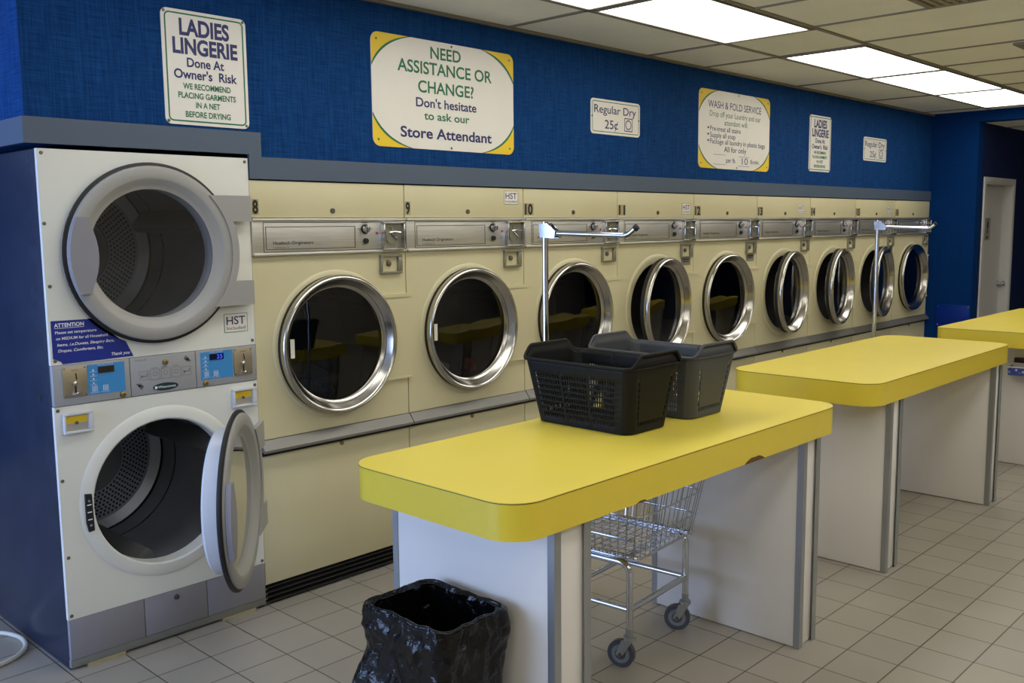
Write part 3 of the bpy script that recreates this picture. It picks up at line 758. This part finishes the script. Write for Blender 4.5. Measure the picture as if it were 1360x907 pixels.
# kick panels and plinth
for x0, x1 in ((SX0, -.519), (-.519, -.262), (-.262, SX1)):
    b = nb(); box(b, x0+.001, x1-.001, -.001, .018, .040, .1895, .002); k = part('kick_panel', b, KICK, ST)
    if x0 == -.519:
        b = nb(); lathe(b, (-.390, -.001, .160), [(.011, 0), (.010, -.005), (.005, -.006), (.004, -.003), (.001, -.003)], 20); part('key_lock', b, SCREW, k)
b = nb(); box(b, SX0, SX1, .001, .03, .010, .039, .001)
for x0, x1 in ((-.74, -.60), (-.20, -.05)): box(b, x0, x1, -.004, .03, .0, .011, mi=1)
part('plinth', b, [PLINTH, TAN], ST)

# ------------------------------------------------------------------ wall signs
SY = .006
def board(x0, x1, z0, z1, r, label):
    b = nb(); prism(b, rrect(x0, x1, z0, z1, r), SY-.0035, SY); o = part('wall_sign', b, SIGNW, None, 30)
    return tag(o, label, 'sign', 'signs on the blue wall')
def ring(b, x0, x1, z0, z1, r, w, y, mi=0):
    A = rrect(x0, x1, z0, z1, r); B = rrect(x0+w, x1-w, z0+w, z1-w, max(r-w, .002))
    va = [b.verts.new((p[0], y, p[1])) for p in A]; vb = [b.verts.new((p[0], y, p[1])) for p in B]
    for k in range(len(A)):
        f = b.faces.new((va[k], va[(k+1) % len(A)], vb[(k+1) % len(A)], vb[k])); f.material_index = mi
def line(o, m, *args, **kw):
    b = nb(); text(b, *args, **kw); return part('text_line', b, m, o, 0)
def screws(o, pts):
    for x, z in pts:
        b = nb(); lathe(b, (x, SY-.0035, z), [(.006, 0), (.005, -.002), (.001, -.0025)], 12); part('screw', b, SCREW, o)
YL = SY-.0043
def lingerie(x0, sx, label):
    f = lambda x: x0+(x+.33)*sx
    z0, z1 = 1.9665, 2.3850
    o = board(f(-.330), f(.0175), z0, z1, .024, label)
    b = nb(); ring(b, f(-.318), f(.0055), z0+.011, z1-.011, .02, .0055, YL); part('border', b, GREEN, o, 0)
    c = f(-.156)
    line(o, NAVY, 'LADIES', f(-.158), 2.296, .056, 0.205*sx, YL, .036); line(o, NAVY, 'LINGERIE', c, 2.228, .054, .267*sx, YL, .036)
    line(o, NAVY, 'Done At', f(-.159), 2.181, .032, .153*sx, YL, .024); line(o, NAVY, "Owner's  Risk", f(-.159), 2.137, .032, .26*sx, YL, .024)
   
    line(o, GREEN, 'WE RECOMMEND', f(-.157), 2.099, .0205, .197*sx, YL, .024); line(o, GREEN, 'PLACING GARMENTS', f(-.157), 2.0655, .0205, .238*sx, YL, .024)
    line(o, GREEN, 'IN A NET', f(-.157), 2.0315, .0205, .100*sx, YL, .024); line(o, GREEN, 'BEFORE DRYING', f(-.157), 1.996, .0205, .187*sx, YL, .024)
   
    screws(o, [(f(-.318), 2.374), (f(.005), 2.374), (f(-.318), 1.978), (f(.005), 1.978)])
lingerie(-.330, 1.0, 'large white LADIES LINGERIE notice above the stacked dryer')
lingerie(4.755, 1.02, 'distant small LADIES LINGERIE notice, to the right of the wash and fold sign')

def service_board(x0, x1, z0, z1, label, corners):
    o = board(x0, x1, z0, z1, .04, label)
    ax, az = .225, .145
    for sx, sz in ((0, 1), (1, 1), (0, 0), (1, 0)):
        def P(u, v): return ((x0+u) if sx == 0 else (x1-u), (z1-v) if sz else (z0+v))
        def arc(off):
            out = []
            for k in range(11):
                t = k/10; u = (ax+off*1.15)*(1-t); v = (az+off)*t
                bl = .026*4*t*(1-t)
                out.append((max(u-bl, .0), max(v-bl*.8, .0)))
            return out
        rc = [(.04-.04*math.cos(q), .04-.04*math.sin(q)) for q in [PI/2*k/6 for k in range(7)]]
        b = nb(); A = arc(0); poly = A + [(u, v) for u, v in rc]
        cv = b.verts.new((P(.05, .036)[0], YL, P(.05, .036)[1])); pv = [b.verts.new((P(*p)[0], YL, P(*p)[1])) for p in poly]
        for k in range(len(pv)): b.faces.new((cv, pv[k], pv[(k+1) % len(pv)]))
        part('corner_panel', b, YEL, o, 0)
        b = nb(); A = arc(-.010); B = arc(.004)
        va = [b.verts.new((P(*p)[0], YL-.0006, P(*p)[1])) for p in A]; vb = [b.verts.new((P(*p)[0], YL-.0006, P(*p)[1])) for p in B]
        for k in range(10): b.faces.new((va[k], va[k+1], vb[k+1], vb[k]))
        part('corner_line', b, GREEN, o, 0)
    xm = (x0+x1)/2
    screws(o, [(x0+.03, z1-.03), (xm+.03, z1-.012), (x1-.03, z1-.03), (x0+.03, z0+.03), (xm+.02, z0+.012), (x1-.03, z0+.03)])
    return o
o = service_board(.633, 1.535, 1.936, 2.432, 'large NEED ASSISTANCE OR CHANGE sign with yellow corners above dryer 9', 1)
line(o, GREEN, 'NEED', 1.076, 2.352, .052, .193, YL, .018); line(o, GREEN, 'ASSISTANCE OR', 1.080, 2.2785, .053, .60, YL, .018); line(o, GREEN, 'CHANGE?', 1.078, 2.194, .052, .355, YL, .018); line(o, GREEN, 'to ask our', 1.079, 2.072, .035, .29, YL, .018)

line(o, NAVY, "Don't hesitate", 1.079, 2.128, .040, .386, YL, .018); line(o, NAVY, 'Store Attendant', 1.083, 1.986, .046, .585, YL, .022)

o = service_board(3.245, 4.150, 1.938, 2.438, 'WASH AND FOLD SERVICE sign with yellow corners above dryer 12', 1)
line(o, GREEN, 'Drop off your Laundry and our', 3.697, 2.2715, .036, .65, YL, -.004); line(o, GREEN, 'attendant will:', 3.70, 2.222, .034, .30, YL, -.004)
line(o, NAVY, 'WASH & FOLD SERVICE', 3.69, 2.326, .044, .676, YL, .002)
for z, s, w in ((2.1785, 'Pre-treat all stains', .38), (2.1375, 'Supply all soap', .315), (2.0975, 'Package all laundry in plastic bags', .71)):
    bb_ = nb(); box(bb_, 3.348, 3.365, YL, YL+.0003, z+.012, z+.024); part('bullet', bb_, NAVY, o, 0); line(o, NAVY, s, 3.378, z, .031, w, YL, .002, 'l')
line(o, NAVY, 'All for only', 3.695, 2.049, .035, .285, YL, .006); line(o, NAVY, 'per lb.', 3.641, 1.982, .030, .122, YL, .002); line(o, NAVY, '10', 3.821, 1.975, .045, .078, YL, -.004); line(o, NAVY, 'lb.min.', 3.955, 1.984, .028, .118, YL, .002)
for a0, a1, z in ((3.42, 3.57, 2.028), (3.42, 3.57, 1.965), (3.735, 3.88, 1.963), (3.735, 3.88, 2.026)):
    bb_ = nb(); box(bb_, a0, a1, YL, YL+.0003, z, z+.002); part('blank_line', bb_, NAVY, o, 0)

def regular(x0, label):
    o = board(x0, x0+.457, 2.086, 2.279, .022, label)
    b = nb(); ring(b, x0+.012, x0+.445, 2.098, 2.267, .014, .004, YL); part('border', b, GREEN, o, 0)
    line(o, NAVY, 'Regular Dry', x0+.223, 2.203, .043, .388, YL, .006); line(o, NAVY, '25\u00a2', x0+.185, 2.119, .047, .122, YL, .006)
    b = nb(); ring(b, x0+.306, x0+.384, 2.113, 2.189, .004, .005, YL); ic = part('dryer_icon', b, NAVY, o, 0)
    b = nb(); lathe(b, (x0+.345, YL, 2.151), [(.028, 0), (.022, 0)], 28); part('drum_ring', b, NAVY, ic, 0)
    screws(o, [(x0+.012, 2.182), (x0+.445, 2.182)])
regular(2.158, 'white Regular Dry 25 cent sign between the two yellow-cornered signs')
regular(5.71, 'far small Regular Dry 25 cent sign, last before the blue corner')
# laundry-tub sign on the opposite wall, seen mirrored in the stacked dryer's glass
b = nb(); prism(b, rrect(2.05, 2.95, 1.60, 2.12, .04), YF, YF+.004); o = part('wall_sign', b, SIGNW, None, 30); tag(o, 'white sign with a wash tub symbol on the opposite wall, seen mirrored in dryer glass', 'sign')
b = nb()
for P in ([(2.05, 1.60), (2.30, 1.60), (2.05, 1.76)], [(2.95, 1.60), (2.95, 1.76), (2.70, 1.60)], [(2.05, 2.12), (2.05, 1.96), (2.30, 2.12)], [(2.95, 2.12), (2.70, 2.12), (2.95, 1.96)]): prism(b, P, YF+.0042, YF+.0048)
part('corner_panel', b, YEL, o, 0)
b = nb(); tube(b, [(2.30, YF+.006, 1.94), (2.33, YF+.006, 1.80), (2.53, YF+.006, 1.80), (2.56, YF+.006, 1.94)], .008, 6); tube(b, [(2.30+.26*k/12, YF+.006, 1.91+.012*math.sin(k*1.6)) for k in range(13)], .006, 6); part('pictogram', b, GREEN, o)

# ------------------------------------------------------------------ folding tables
ZT = .893
def table(x0, x1, y0, y1, legs, label, rc=.10, chips=()):
    t = thing('folding_table', label, 'table', ((x0+x1)/2, (y0+y1)/2, 0), 'yellow topped folding tables')
    b = nb(); P = rrect(x0, x1, y0, y1, rc, 12); Q = rrect(x0-.0006, x1+.0006, y0-.0006, y1+.0006, rc, 12)
    zprism(b, P, ZT-.0025, ZT, 0); zprism(b, Q, ZT-.0042, ZT-.0024, 2); zprism(b, P, ZT-.100, ZT-.0041, 1)
    part('tabletop', b, [YTOP, YEDGE, SEAM], t, 30)
    for cx, w, h in chips:
        b = nb(); pts = [(cx-w/2, ZT-.1002)]+[(cx-w/2+w*k/12, ZT-.1002+h*math.sin(PI*k/12)**.6*(1+.1*math.sin(5*k))) for k in range(1, 12)]+[(cx+w/2, ZT-.1002)]
        prism(b, pts, y0-.0012, y0+.004); c = part('chipped_patch', b, CHIPB, t, 0); c['label'] = 'chipped edge showing brown board'
    for a0, a1, la, lb in legs:
        b = nb(); box(b, a0+.003, a1-.003, la+.012, lb-.012, .003, ZT-.1005, .002); lg = part('leg', b, LEGW, t)
        for fy, s in ((la, 1), (lb, -1)):
            for fx, q in ((a0, 1), (a1, -1)):
                b = nb(); pts = [(fx, fy), (fx+q*.027, fy), (fx+q*.027, fy+s*.004), (fx+q*.003, fy+s*.004), (fx+q*.003, fy+s*.024), (fx, fy+s*.024)]
                zprism(b, pts, 0, ZT-.1005); part('edge_trim', b, ALU, lg, 0)
    return t
table(-.413, 1.390, -1.845, -1.155, [(-.252, -.100, -1.830, -1.168), (1.123, 1.254, -1.830, -1.165)], 'nearest yellow topped folding table, two black baskets standing on it', chips=((.742, .13, .016), (.11, .05, .006)))
table(1.885, 3.735, -1.765, -1.055, [(2.105, 2.240, -1.748, -1.075), (3.507, 3.636, -1.748, -1.075)], 'middle yellow topped folding table with nothing on it')
table(4.335, 6.15, -1.80, -1.125, [(4.60, 4.73, -1.785, -1.145), (5.88, 6.01, -1.785, -1.145)], 'farthest yellow topped folding table, cut off by the right edge of the photo', rc=.05)
# patterned box on the far table's end panel
def patt():
    m = mat('blue_white_pattern', (60, 76, 150), .35); nt = m.node_tree; bs = nt.nodes['Principled BSDF']
    v = nt.nodes.new('ShaderNodeTexVoronoi'); v.inputs['Scale'].default_value = 45; nt.links.new(nt.nodes['Texture Coordinate'].outputs['Object'], v.inputs[0])
    cr = nt.nodes.new('ShaderNodeValToRGB'); cr.color_ramp.elements[0].color = lin((215, 222, 240)); cr.color_ramp.elements[1].color = lin((62, 78, 160)); cr.color_ramp.elements[0].position = .25; cr.color_ramp.elements[1].position = .45
    nt.links.new(v.outputs['Distance'], cr.inputs[0]); nt.links.new(cr.outputs[0], bs.inputs['Base Color']); return m
b = nb()
zprism(b, rrect(4.49, 4.597, -1.82, -1.525, .02, 6), .600, .652, 0, (True, False)); zprism(b, rrect(4.495, 4.592, -1.815, -1.53, .018, 6), .604, .652, 0, (True, False))
bx = part('storage_box', b, patt(), None, 30); tag(bx, 'blue and white patterned box against the white end panel of the far table', 'box')
b = nb()
A = rrect(4.488, 4.599, -1.822, -1.523, .021, 6); tube(b, [(p[0], p[1], .653) for p in A], .004, 6, closed=True); part('rim', b, WINK, bx)
b = nb(); box(b, 4.57, 4.594, -1.60, -1.535, .605, .70, .004); o = part('packet', b, mat('white_packet', (210, 205, 205), .5)); tag(o, 'white packet with a dark top standing in the patterned box', 'packet')
b = nb(); box(b, 4.569, 4.5945, -1.602, -1.542, .672, .7045, .003); part('cap', b, mat('dark_red_card', (50, 24, 26), .5), o)

# ------------------------------------------------------------------ laundry baskets
def basket(x, y, m, label):
    t = thing('laundry_basket', label, 'basket', (x, y, ZT), 'laundry baskets on the near table')
    H = .222; HX0, HY0, HX1, HY1 = .115, .202, .152, .235
    def ringpts(f, seg):
        hx = HX0+(HX1-HX0)*f; hy = HY0+(HY1-HY0)*f; r = .042
        return hx, hy, r
    # columns: list of (kind, u) running round the outline
    cols = []
    def side(n_list): return n_list
    # long side spec as fractions along the straight run
    def long_cols():
        out = [(0.0, 's')]; f = .02
        for blk in range(3):
            for k in range(10):
                out.append((f, 'o')); f += .0198; out.append((f, 's')); f += .0099
            f += .035-.0099
            if blk < 2: out.append((f, 's'))
        return [(u, k) for u, k in out if u < .995]
    def short_cols():
        out = [(0.0, 's'), (.03, 'o'), (.075, 's')]; f = .10
        while f < .89: out.append((f, 'b')); f += .032; out.append((f, 's')); f += .018
        out += [(.925, 'o'), (.97, 's')]
        return out
    rows = [(0.0, 's')]; z = .10
    for k in range(8): rows.append((z, 'o%d' % k)); z += .067; rows.append((z, 's')); z += .0215
    rows = [(zz_, kk) for zz_, kk in rows] + [(.86, 's'), (.93, 's'), (1.0, 'e')]
    b = nb(); grid = []; kinds = []
    spec = []
    for sidei in range(4):
        cs = long_cols() if sidei % 2 == 0 else short_cols()
        for u, k in cs: spec.append((sidei, u, k))
        for k in range(1, 5): spec.append((sidei, 1+k/5, 's'))
    def pt(sidei, u, f):
        hx, hy, r = ringpts(f, 0)
        # corners (counter-clockwise from -x side running -y)
        if u <= 1:
            s = u
            if sidei == 0: return (-hx, (hy-r)*(1-2*s))
            if sidei == 1: return (-(hx-r)+2*(hx-r)*s, -hy)
            if sidei == 2: return (hx, -(hy-r)+2*(hy-r)*s)
            return ((hx-r)-2*(hx-r)*s, hy)
        a = (u-1)*PI/2
        c = ((-(hx-r), -(hy-r)), ((hx-r), -(hy-r)), ((hx-r), (hy-r)), (-(hx-r), (hy-r)))[sidei]
        st = (PI, 1.5*PI, 0, .5*PI)[sidei]
        return (c[0]+r*math.cos(st+a), c[1]+r*math.sin(st+a))
    def hump(p, f):
        # raised handles at the two short ends
        if f < .86: return 0
        if abs(p[1]) < HY1-.046: return 0
        ax = abs(p[0])/HX1
        h = max(0, min(1, (.93-ax)/.34)); h = h*h*(3-2*h)
        return .040*h*(f-.86)/.14
    for f, k in rows:
        ringv = []
        for sidei, u, kk in spec:
            p = pt(sidei, u, f); ringv.append(b.verts.new((x+p[0], y+p[1], ZT+.004+H*f+hump(p, f))))
        grid.append(ringv)
    n = len(spec)
    for i in range(len(rows)-1):
        rk = rows[i][1]
        for j in range(n):
            sk = spec[j][2]
            hole = rk[0] == 'o' and (sk == 'o' or (sk == 'b' and rk == 'o0'))
            if hole: continue
            j2 = (j+1) % n
            b.faces.new((grid[i][j], grid[i][j2], grid[i+1][j2], grid[i+1][j]))
    b.faces.new(grid[0][::-1])
    body = part('body', b, m, t, 20)
    md = body.modifiers.new('wall', 'SOLIDIFY'); md.thickness = .0032; md.offset = -1
    # rolled rim
    b = nb(); path = []
    for sidei, u, kk in spec:
        p = pt(sidei, u, 1.0); l = math.hypot(*p); k = 1+.005/l
        path.append((x+p[0]*k, y+p[1]*k, ZT+.004+H+hump(p, 1.0)))
    tube(b, path, .0055, 8, closed=True)
    path2 = []
    for sidei, u, kk in spec:
        p = pt(sidei, u, .985); l = math.hypot(*p); k = 1+.004/l
        path2.append((x+p[0]*k, y+p[1]*k, ZT+.004+H*.985))
    tube(b, path2, .003, 6, closed=True)
    part('rim', b, m, t, 60)
    b = nb(); zprism(b, rrect(x-.105, x+.105, y-.192, y+.192, .035, 6), ZT, ZT+.0045); part('foot', b, m, t, 30)
basket(.512, -1.378, BASKB, 'black slotted laundry basket in front on the nearest yellow table')
basket(.862, -1.385, BASKG, 'lighter charcoal laundry basket standing behind the black one')

# ------------------------------------------------------------------ wire laundry carts
def cart(ox, oy, rot, label, L=.50, Wd=.41, AL=.355):
    # local frame: near end at v=0, far end at v=L; u across; the pole stands at the far end
    t = thing('laundry_cart', label, 'cart', (ox, oy, 0), 'chrome wire laundry carts')
    c, s = math.cos(rot), math.sin(rot)
    def P(u, v, z): return (ox+u*c-v*s, oy+u*s+v*c, z)
    hw = Wd/2
    b = nb(); r = .0125
    for u in (-hw, hw):      # two side hoops: leg, top rail, leg
        tube(b, bend([P(u, 0, .130), P(u, 0, .385), P(u, L, .385), P(u, L, .130)], .045, 6), r, 12)
        tube(b, [P(u, 0, .215), P(u, L, .215)], .0105, 10)
    for v in (0, L): tube(b, [P(-hw, v, .215), P(hw, v, .215)], .012, 10)
    tube(b, [P(-hw, L*.35, .30), P(hw, L*.35, .30)], .0105, 10)
    part('frame', b, CHROME, t, 60)
    b = nb(); wr = .0022; zb = .402; zt = .72
    u0, u1, v0, v1 = -hw-.0, hw+.0, -.03, L+.05
    fl = .055
    def R(z, grow):
        k = (z-zb)/(zt-zb); e = fl*k
        return u0-e, u1+e, v0-e, v1+e
    for k in range(12): uu = u0+(u1-u0)*k/11; tube(b, [P(uu, v0, zb), P(uu, v1, zb)], wr, 5)
    for k in range(18): vv = v0+(v1-v0)*k/17; tube(b, [P(u0, vv, zb+.004), P(u1, vv, zb+.004)], wr, 5)
    for z, rr in ((zb, .004), (.475, .0035), (.565, .0035), (zt, .005)):
        a0, a1, c0, c1 = R(z, 0); tube(b, [P(px, py, z) for px, py in rrect(a0, a1, c0, c1, .05, 5)], rr, 6, closed=True)
    A = R(zb, 0); B = R(zt, 0)
    for k in range(12):
        f = (k+.5)/12
        tube(b, [P(A[0]+(A[1]-A[0])*f, A[2], zb), P(B[0]+(B[1]-B[0])*f, B[2], zt)], wr, 5); tube(b, [P(A[0]+(A[1]-A[0])*f, A[3], zb), P(B[0]+(B[1]-B[0])*f, B[3], zt)], wr, 5)
    for k in range(18):
        f = (k+.5)/18
        tube(b, [P(A[0], A[2]+(A[3]-A[2])*f, zb), P(B[0], B[2]+(B[3]-B[2])*f, zt)], wr, 5); tube(b, [P(A[1], A[2]+(A[3]-A[2])*f, zb), P(B[1], B[2]+(B[3]-B[2])*f, zt)], wr, 5)
    for uu in (u0+.015, u1-.015): tube(b, [P(uu, v0, zb-.003), P(uu, v1, zb-.003)], .006, 6)
    part('wire_basket', b, CHROME, t, 60)
    for u, v, a in ((-hw, 0, 1.78), (hw, 0, 2.02), (-hw, L, 1.5), (hw, L, 2.3)):
        p = Vector(P(u, v, 0)); d = Vector((math.cos(a+rot), math.sin(a+rot), 0)); q = Vector((-d.y, d.x, 0)); ax = p+d*.030
        b = nb(); cyl(b, p+Vector((0, 0, .106)), (0, 0, 1), .022, .012, 18); cyl(b, p+Vector((0, 0, .118)), (0, 0, 1), .013, .03, 12)
        for sg in (-1, 1):
            o1 = q*.017*sg; tw = q*.0018*sg
            pts = [p+o1-d*.016+Vector((0, 0, .106)), p+o1+d*.024+Vector((0, 0, .106)), ax+o1+d*.016+Vector((0, 0, .050)), ax+o1+d*.002+Vector((0, 0, .040)), ax+o1-d*.012+Vector((0, 0, .050))]
            va = [b.verts.new(k_) for k_ in pts]; vb = [b.verts.new(k_+tw) for k_ in pts]
            b.faces.new(va); b.faces.new(vb[::-1])
            for k in range(5): b.faces.new((va[k], va[(k+1) % 5], vb[(k+1) % 5], vb[k]))
        cs = part('caster', b, ALU, t, 30)
        b = nb(); z_ = Vector((0, 0, .050)); cyl(b, ax-q*.011+z_, q, .050, .022, 36); cyl(b, ax-q*.0125+z_, q, .034, .025, 28, mi=1); cyl(b, ax-q*.0135+z_, q, .020, .027, 24, mi=0); cyl(b, ax-q*.0205+z_, q, .007, .041, 12, mi=2)
        part('wheel', b, [RUBG, mat_hub, SCREW], cs, 30)
    b = nb(); tube(b, [P(0, L+.02, .205), P(0, L+.02, 1.585)], .0125, 14); cyl(b, P(0, L+.02, 1.585), (0, 0, 1), .013, .006, 14); part('pole', b, CHROME, t, 60)
    b = nb(); tube(b, bend([P(0, L+.0, 1.548), P(0, L-AL, 1.538), P(0, L-AL-.032, 1.562)], .02, 5), .0105, 12); box_or(b, P, L)
    part('hanger_arm', b, CHROME, t, 60)
    b = nb(); e0 = Vector(P(0, L-AL-.032, 1.562)); e1 = Vector(P(0, L-AL-.042, 1.570)); tube(b, [e0, e1], .012, 12); part('arm_cap', b, BLACK, t, 60)
    return t
def box_or(b, P, L):
    # folded bracket joining arm and pole
    pts = [(L+.040, 1.582), (L+.034, 1.530), (L-.035, 1.528), (L-.038, 1.556), (L+.000, 1.586)]
    for u in (-.016, .0135):
        A = [b.verts.new(P(u, v, z)) for v, z in pts]; B = [b.verts.new(P(u+.0025, v, z)) for v, z in pts]
        b.faces.new(A); b.faces.new(B[::-1])
        for k in range(5): b.faces.new((A[k], A[(k+1) % 5], B[(k+1) % 5], B[k]))
mat_hub = mat('caster_hub', (120, 124, 132), .45)
cart(.788, -1.434, math.radians(5), 'chrome wire laundry cart parked under the nearest yellow table')
cart(3.985, -1.44, math.radians(4), 'second chrome laundry cart, only its hanging pole seen behind the middle table', L=.54, AL=.29)

# ------------------------------------------------------------------ bin with black liner
TB = thing('trash_can', 'bin lined with a crumpled black bag at the end of the nearest table', 'bin', (-.41, -1.54, 0))
tx0, tx1, ty0, ty1, tz = -.535, -.285, -1.700, -1.375, .56
b = nb(); P0 = rrect(tx0+.035, tx1-.035, ty0+.035, ty1-.035, .03, 5); P1 = rrect(tx0+.012, tx1-.012, ty0+.012, ty1-.012, .03, 5)
A = [b.verts.new((p[0], p[1], .0)) for p in P0]; B = [b.verts.new((p[0], p[1], tz-.006)) for p in P1]
b.faces.new(A[::-1])
for k in range(len(A)): b.faces.new((A[k], A[(k+1) % len(A)], B[(k+1) % len(A)], B[k]))
part('bin', b, BLACK, TB)
b = nb(); NS = 300
def outline(x0, x1, y0, y1, r):
    pts = rrect(x0, x1, y0, y1, r, 10); L = [0]
    for k in range(len(pts)): a, c = pts[k], pts[(k+1) % len(pts)]; L.append(L[-1]+math.hypot(c[0]-a[0], c[1]-a[1]))
    out = []
    for i in range(NS):
        s = L[-1]*i/NS; k = 0
        while L[k+1] < s: k += 1
        a, c = pts[k], pts[(k+1) % len(pts)]; f = (s-L[k])/(L[k+1]-L[k]+1e-9); out.append((a[0]+(c[0]-a[0])*f, a[1]+(c[1]-a[1])*f))
    return out
levels = []
for k in range(90): levels.append(('o', .004+(tz-.004)*k/89))
for k in range(6): levels.append(('r', k/5))
for k in range(40): levels.append(('i', tz-.004-(tz-.10)*k/39))
prev = None; cxm, cym = (tx0+tx1)/2, (ty0+ty1)/2
for kind, v in levels:
    if kind == 'o':
        f = v/tz; e = .016*(1-f); O = outline(tx0+e, tx1-e, ty0+e, ty1-e, .035); z = v; amp = .010; off = .004
    elif kind == 'r':
        off = .006*math.cos(PI*v)-.006; O = outline(tx0, tx1, ty0, ty1, .035); z = tz+.006*math.sin(PI*v); amp = .006
    else:
        e = .018+.02*(1-v/tz); O = outline(tx0+e, tx1-e, ty0+e, ty1-e, .03); z = v; amp = .007; off = 0
    ringv = []
    for i, (px, py) in enumerate(O):
        q = Vector((px, py, z)); d = Vector((px-cxm, py-cym, 0)); d.normalize()
        n1 = noise.noise(Vector((px*16, py*16, z*7))); n2 = 1-abs(noise.noise(Vector((px*26+7, py*26, z*20))))*2; n3 = noise.noise(Vector((px*60, py*60, z*34)))
        w_ = Vector((noise.noise(q*30), noise.noise(q*30+Vector((9, 0, 0))), noise.noise(q*30+Vector((0, 9, 0)))))*.012
        dv, _p = noise.voronoi(Vector(((q+w_).x*20, (q+w_).y*20, (q+w_).z*13))); cr_ = min(1, (dv[1]-dv[0])*1.3)
        k = amp*(n1*.7+.35*n2+.15*n3+.75*(cr_-.5))+off
        if kind == 'o':
            # puckered cuff near the rim and a loose tail low on the far left
            cuff = max(0, 1-abs(z-(tz-.055))/.06); k += .006*cuff*(1+n2)
            tail = max(0, 1-abs(py-(ty1-.03))/.13)*(1 if px < cxm-.05 else 0)*max(0, min(1, (.44-z)/.17)); k += .075*tail*(1+.3*n1)
        zz = z+(.006*noise.noise(Vector((px*18, py*18, 3.1))) if kind != 'o' or z > .5 else 0)
        ringv.append(b.verts.new((px+d.x*k, py+d.y*k, max(zz, .002))))
    if prev:
        for i in range(NS): b.faces.new((prev[i], prev[(i+1) % NS], ringv[(i+1) % NS], ringv[i]))
    prev = ringv
b.faces.new(prev[::-1])
part('bin_liner', b, BAG, TB, 50)

# ------------------------------------------------------------------ cable on the floor
b = nb(); pth = bend([(-1.25, .62, .0095), (-1.0, .59, .0095), (-.86, .545, .0095), (-.818, .42, .0095), (-.838, .315, .0095), (-.90, .25, .0095), (-1.05, .205, .0095), (-1.3, .19, .0095)], .12, 7)
tube(b, pth, .009, 10); cb = part('cable', b, CABLEM, None, 60); tag(cb, 'pale looped cable on the floor beside the stacked dryer', 'cable')
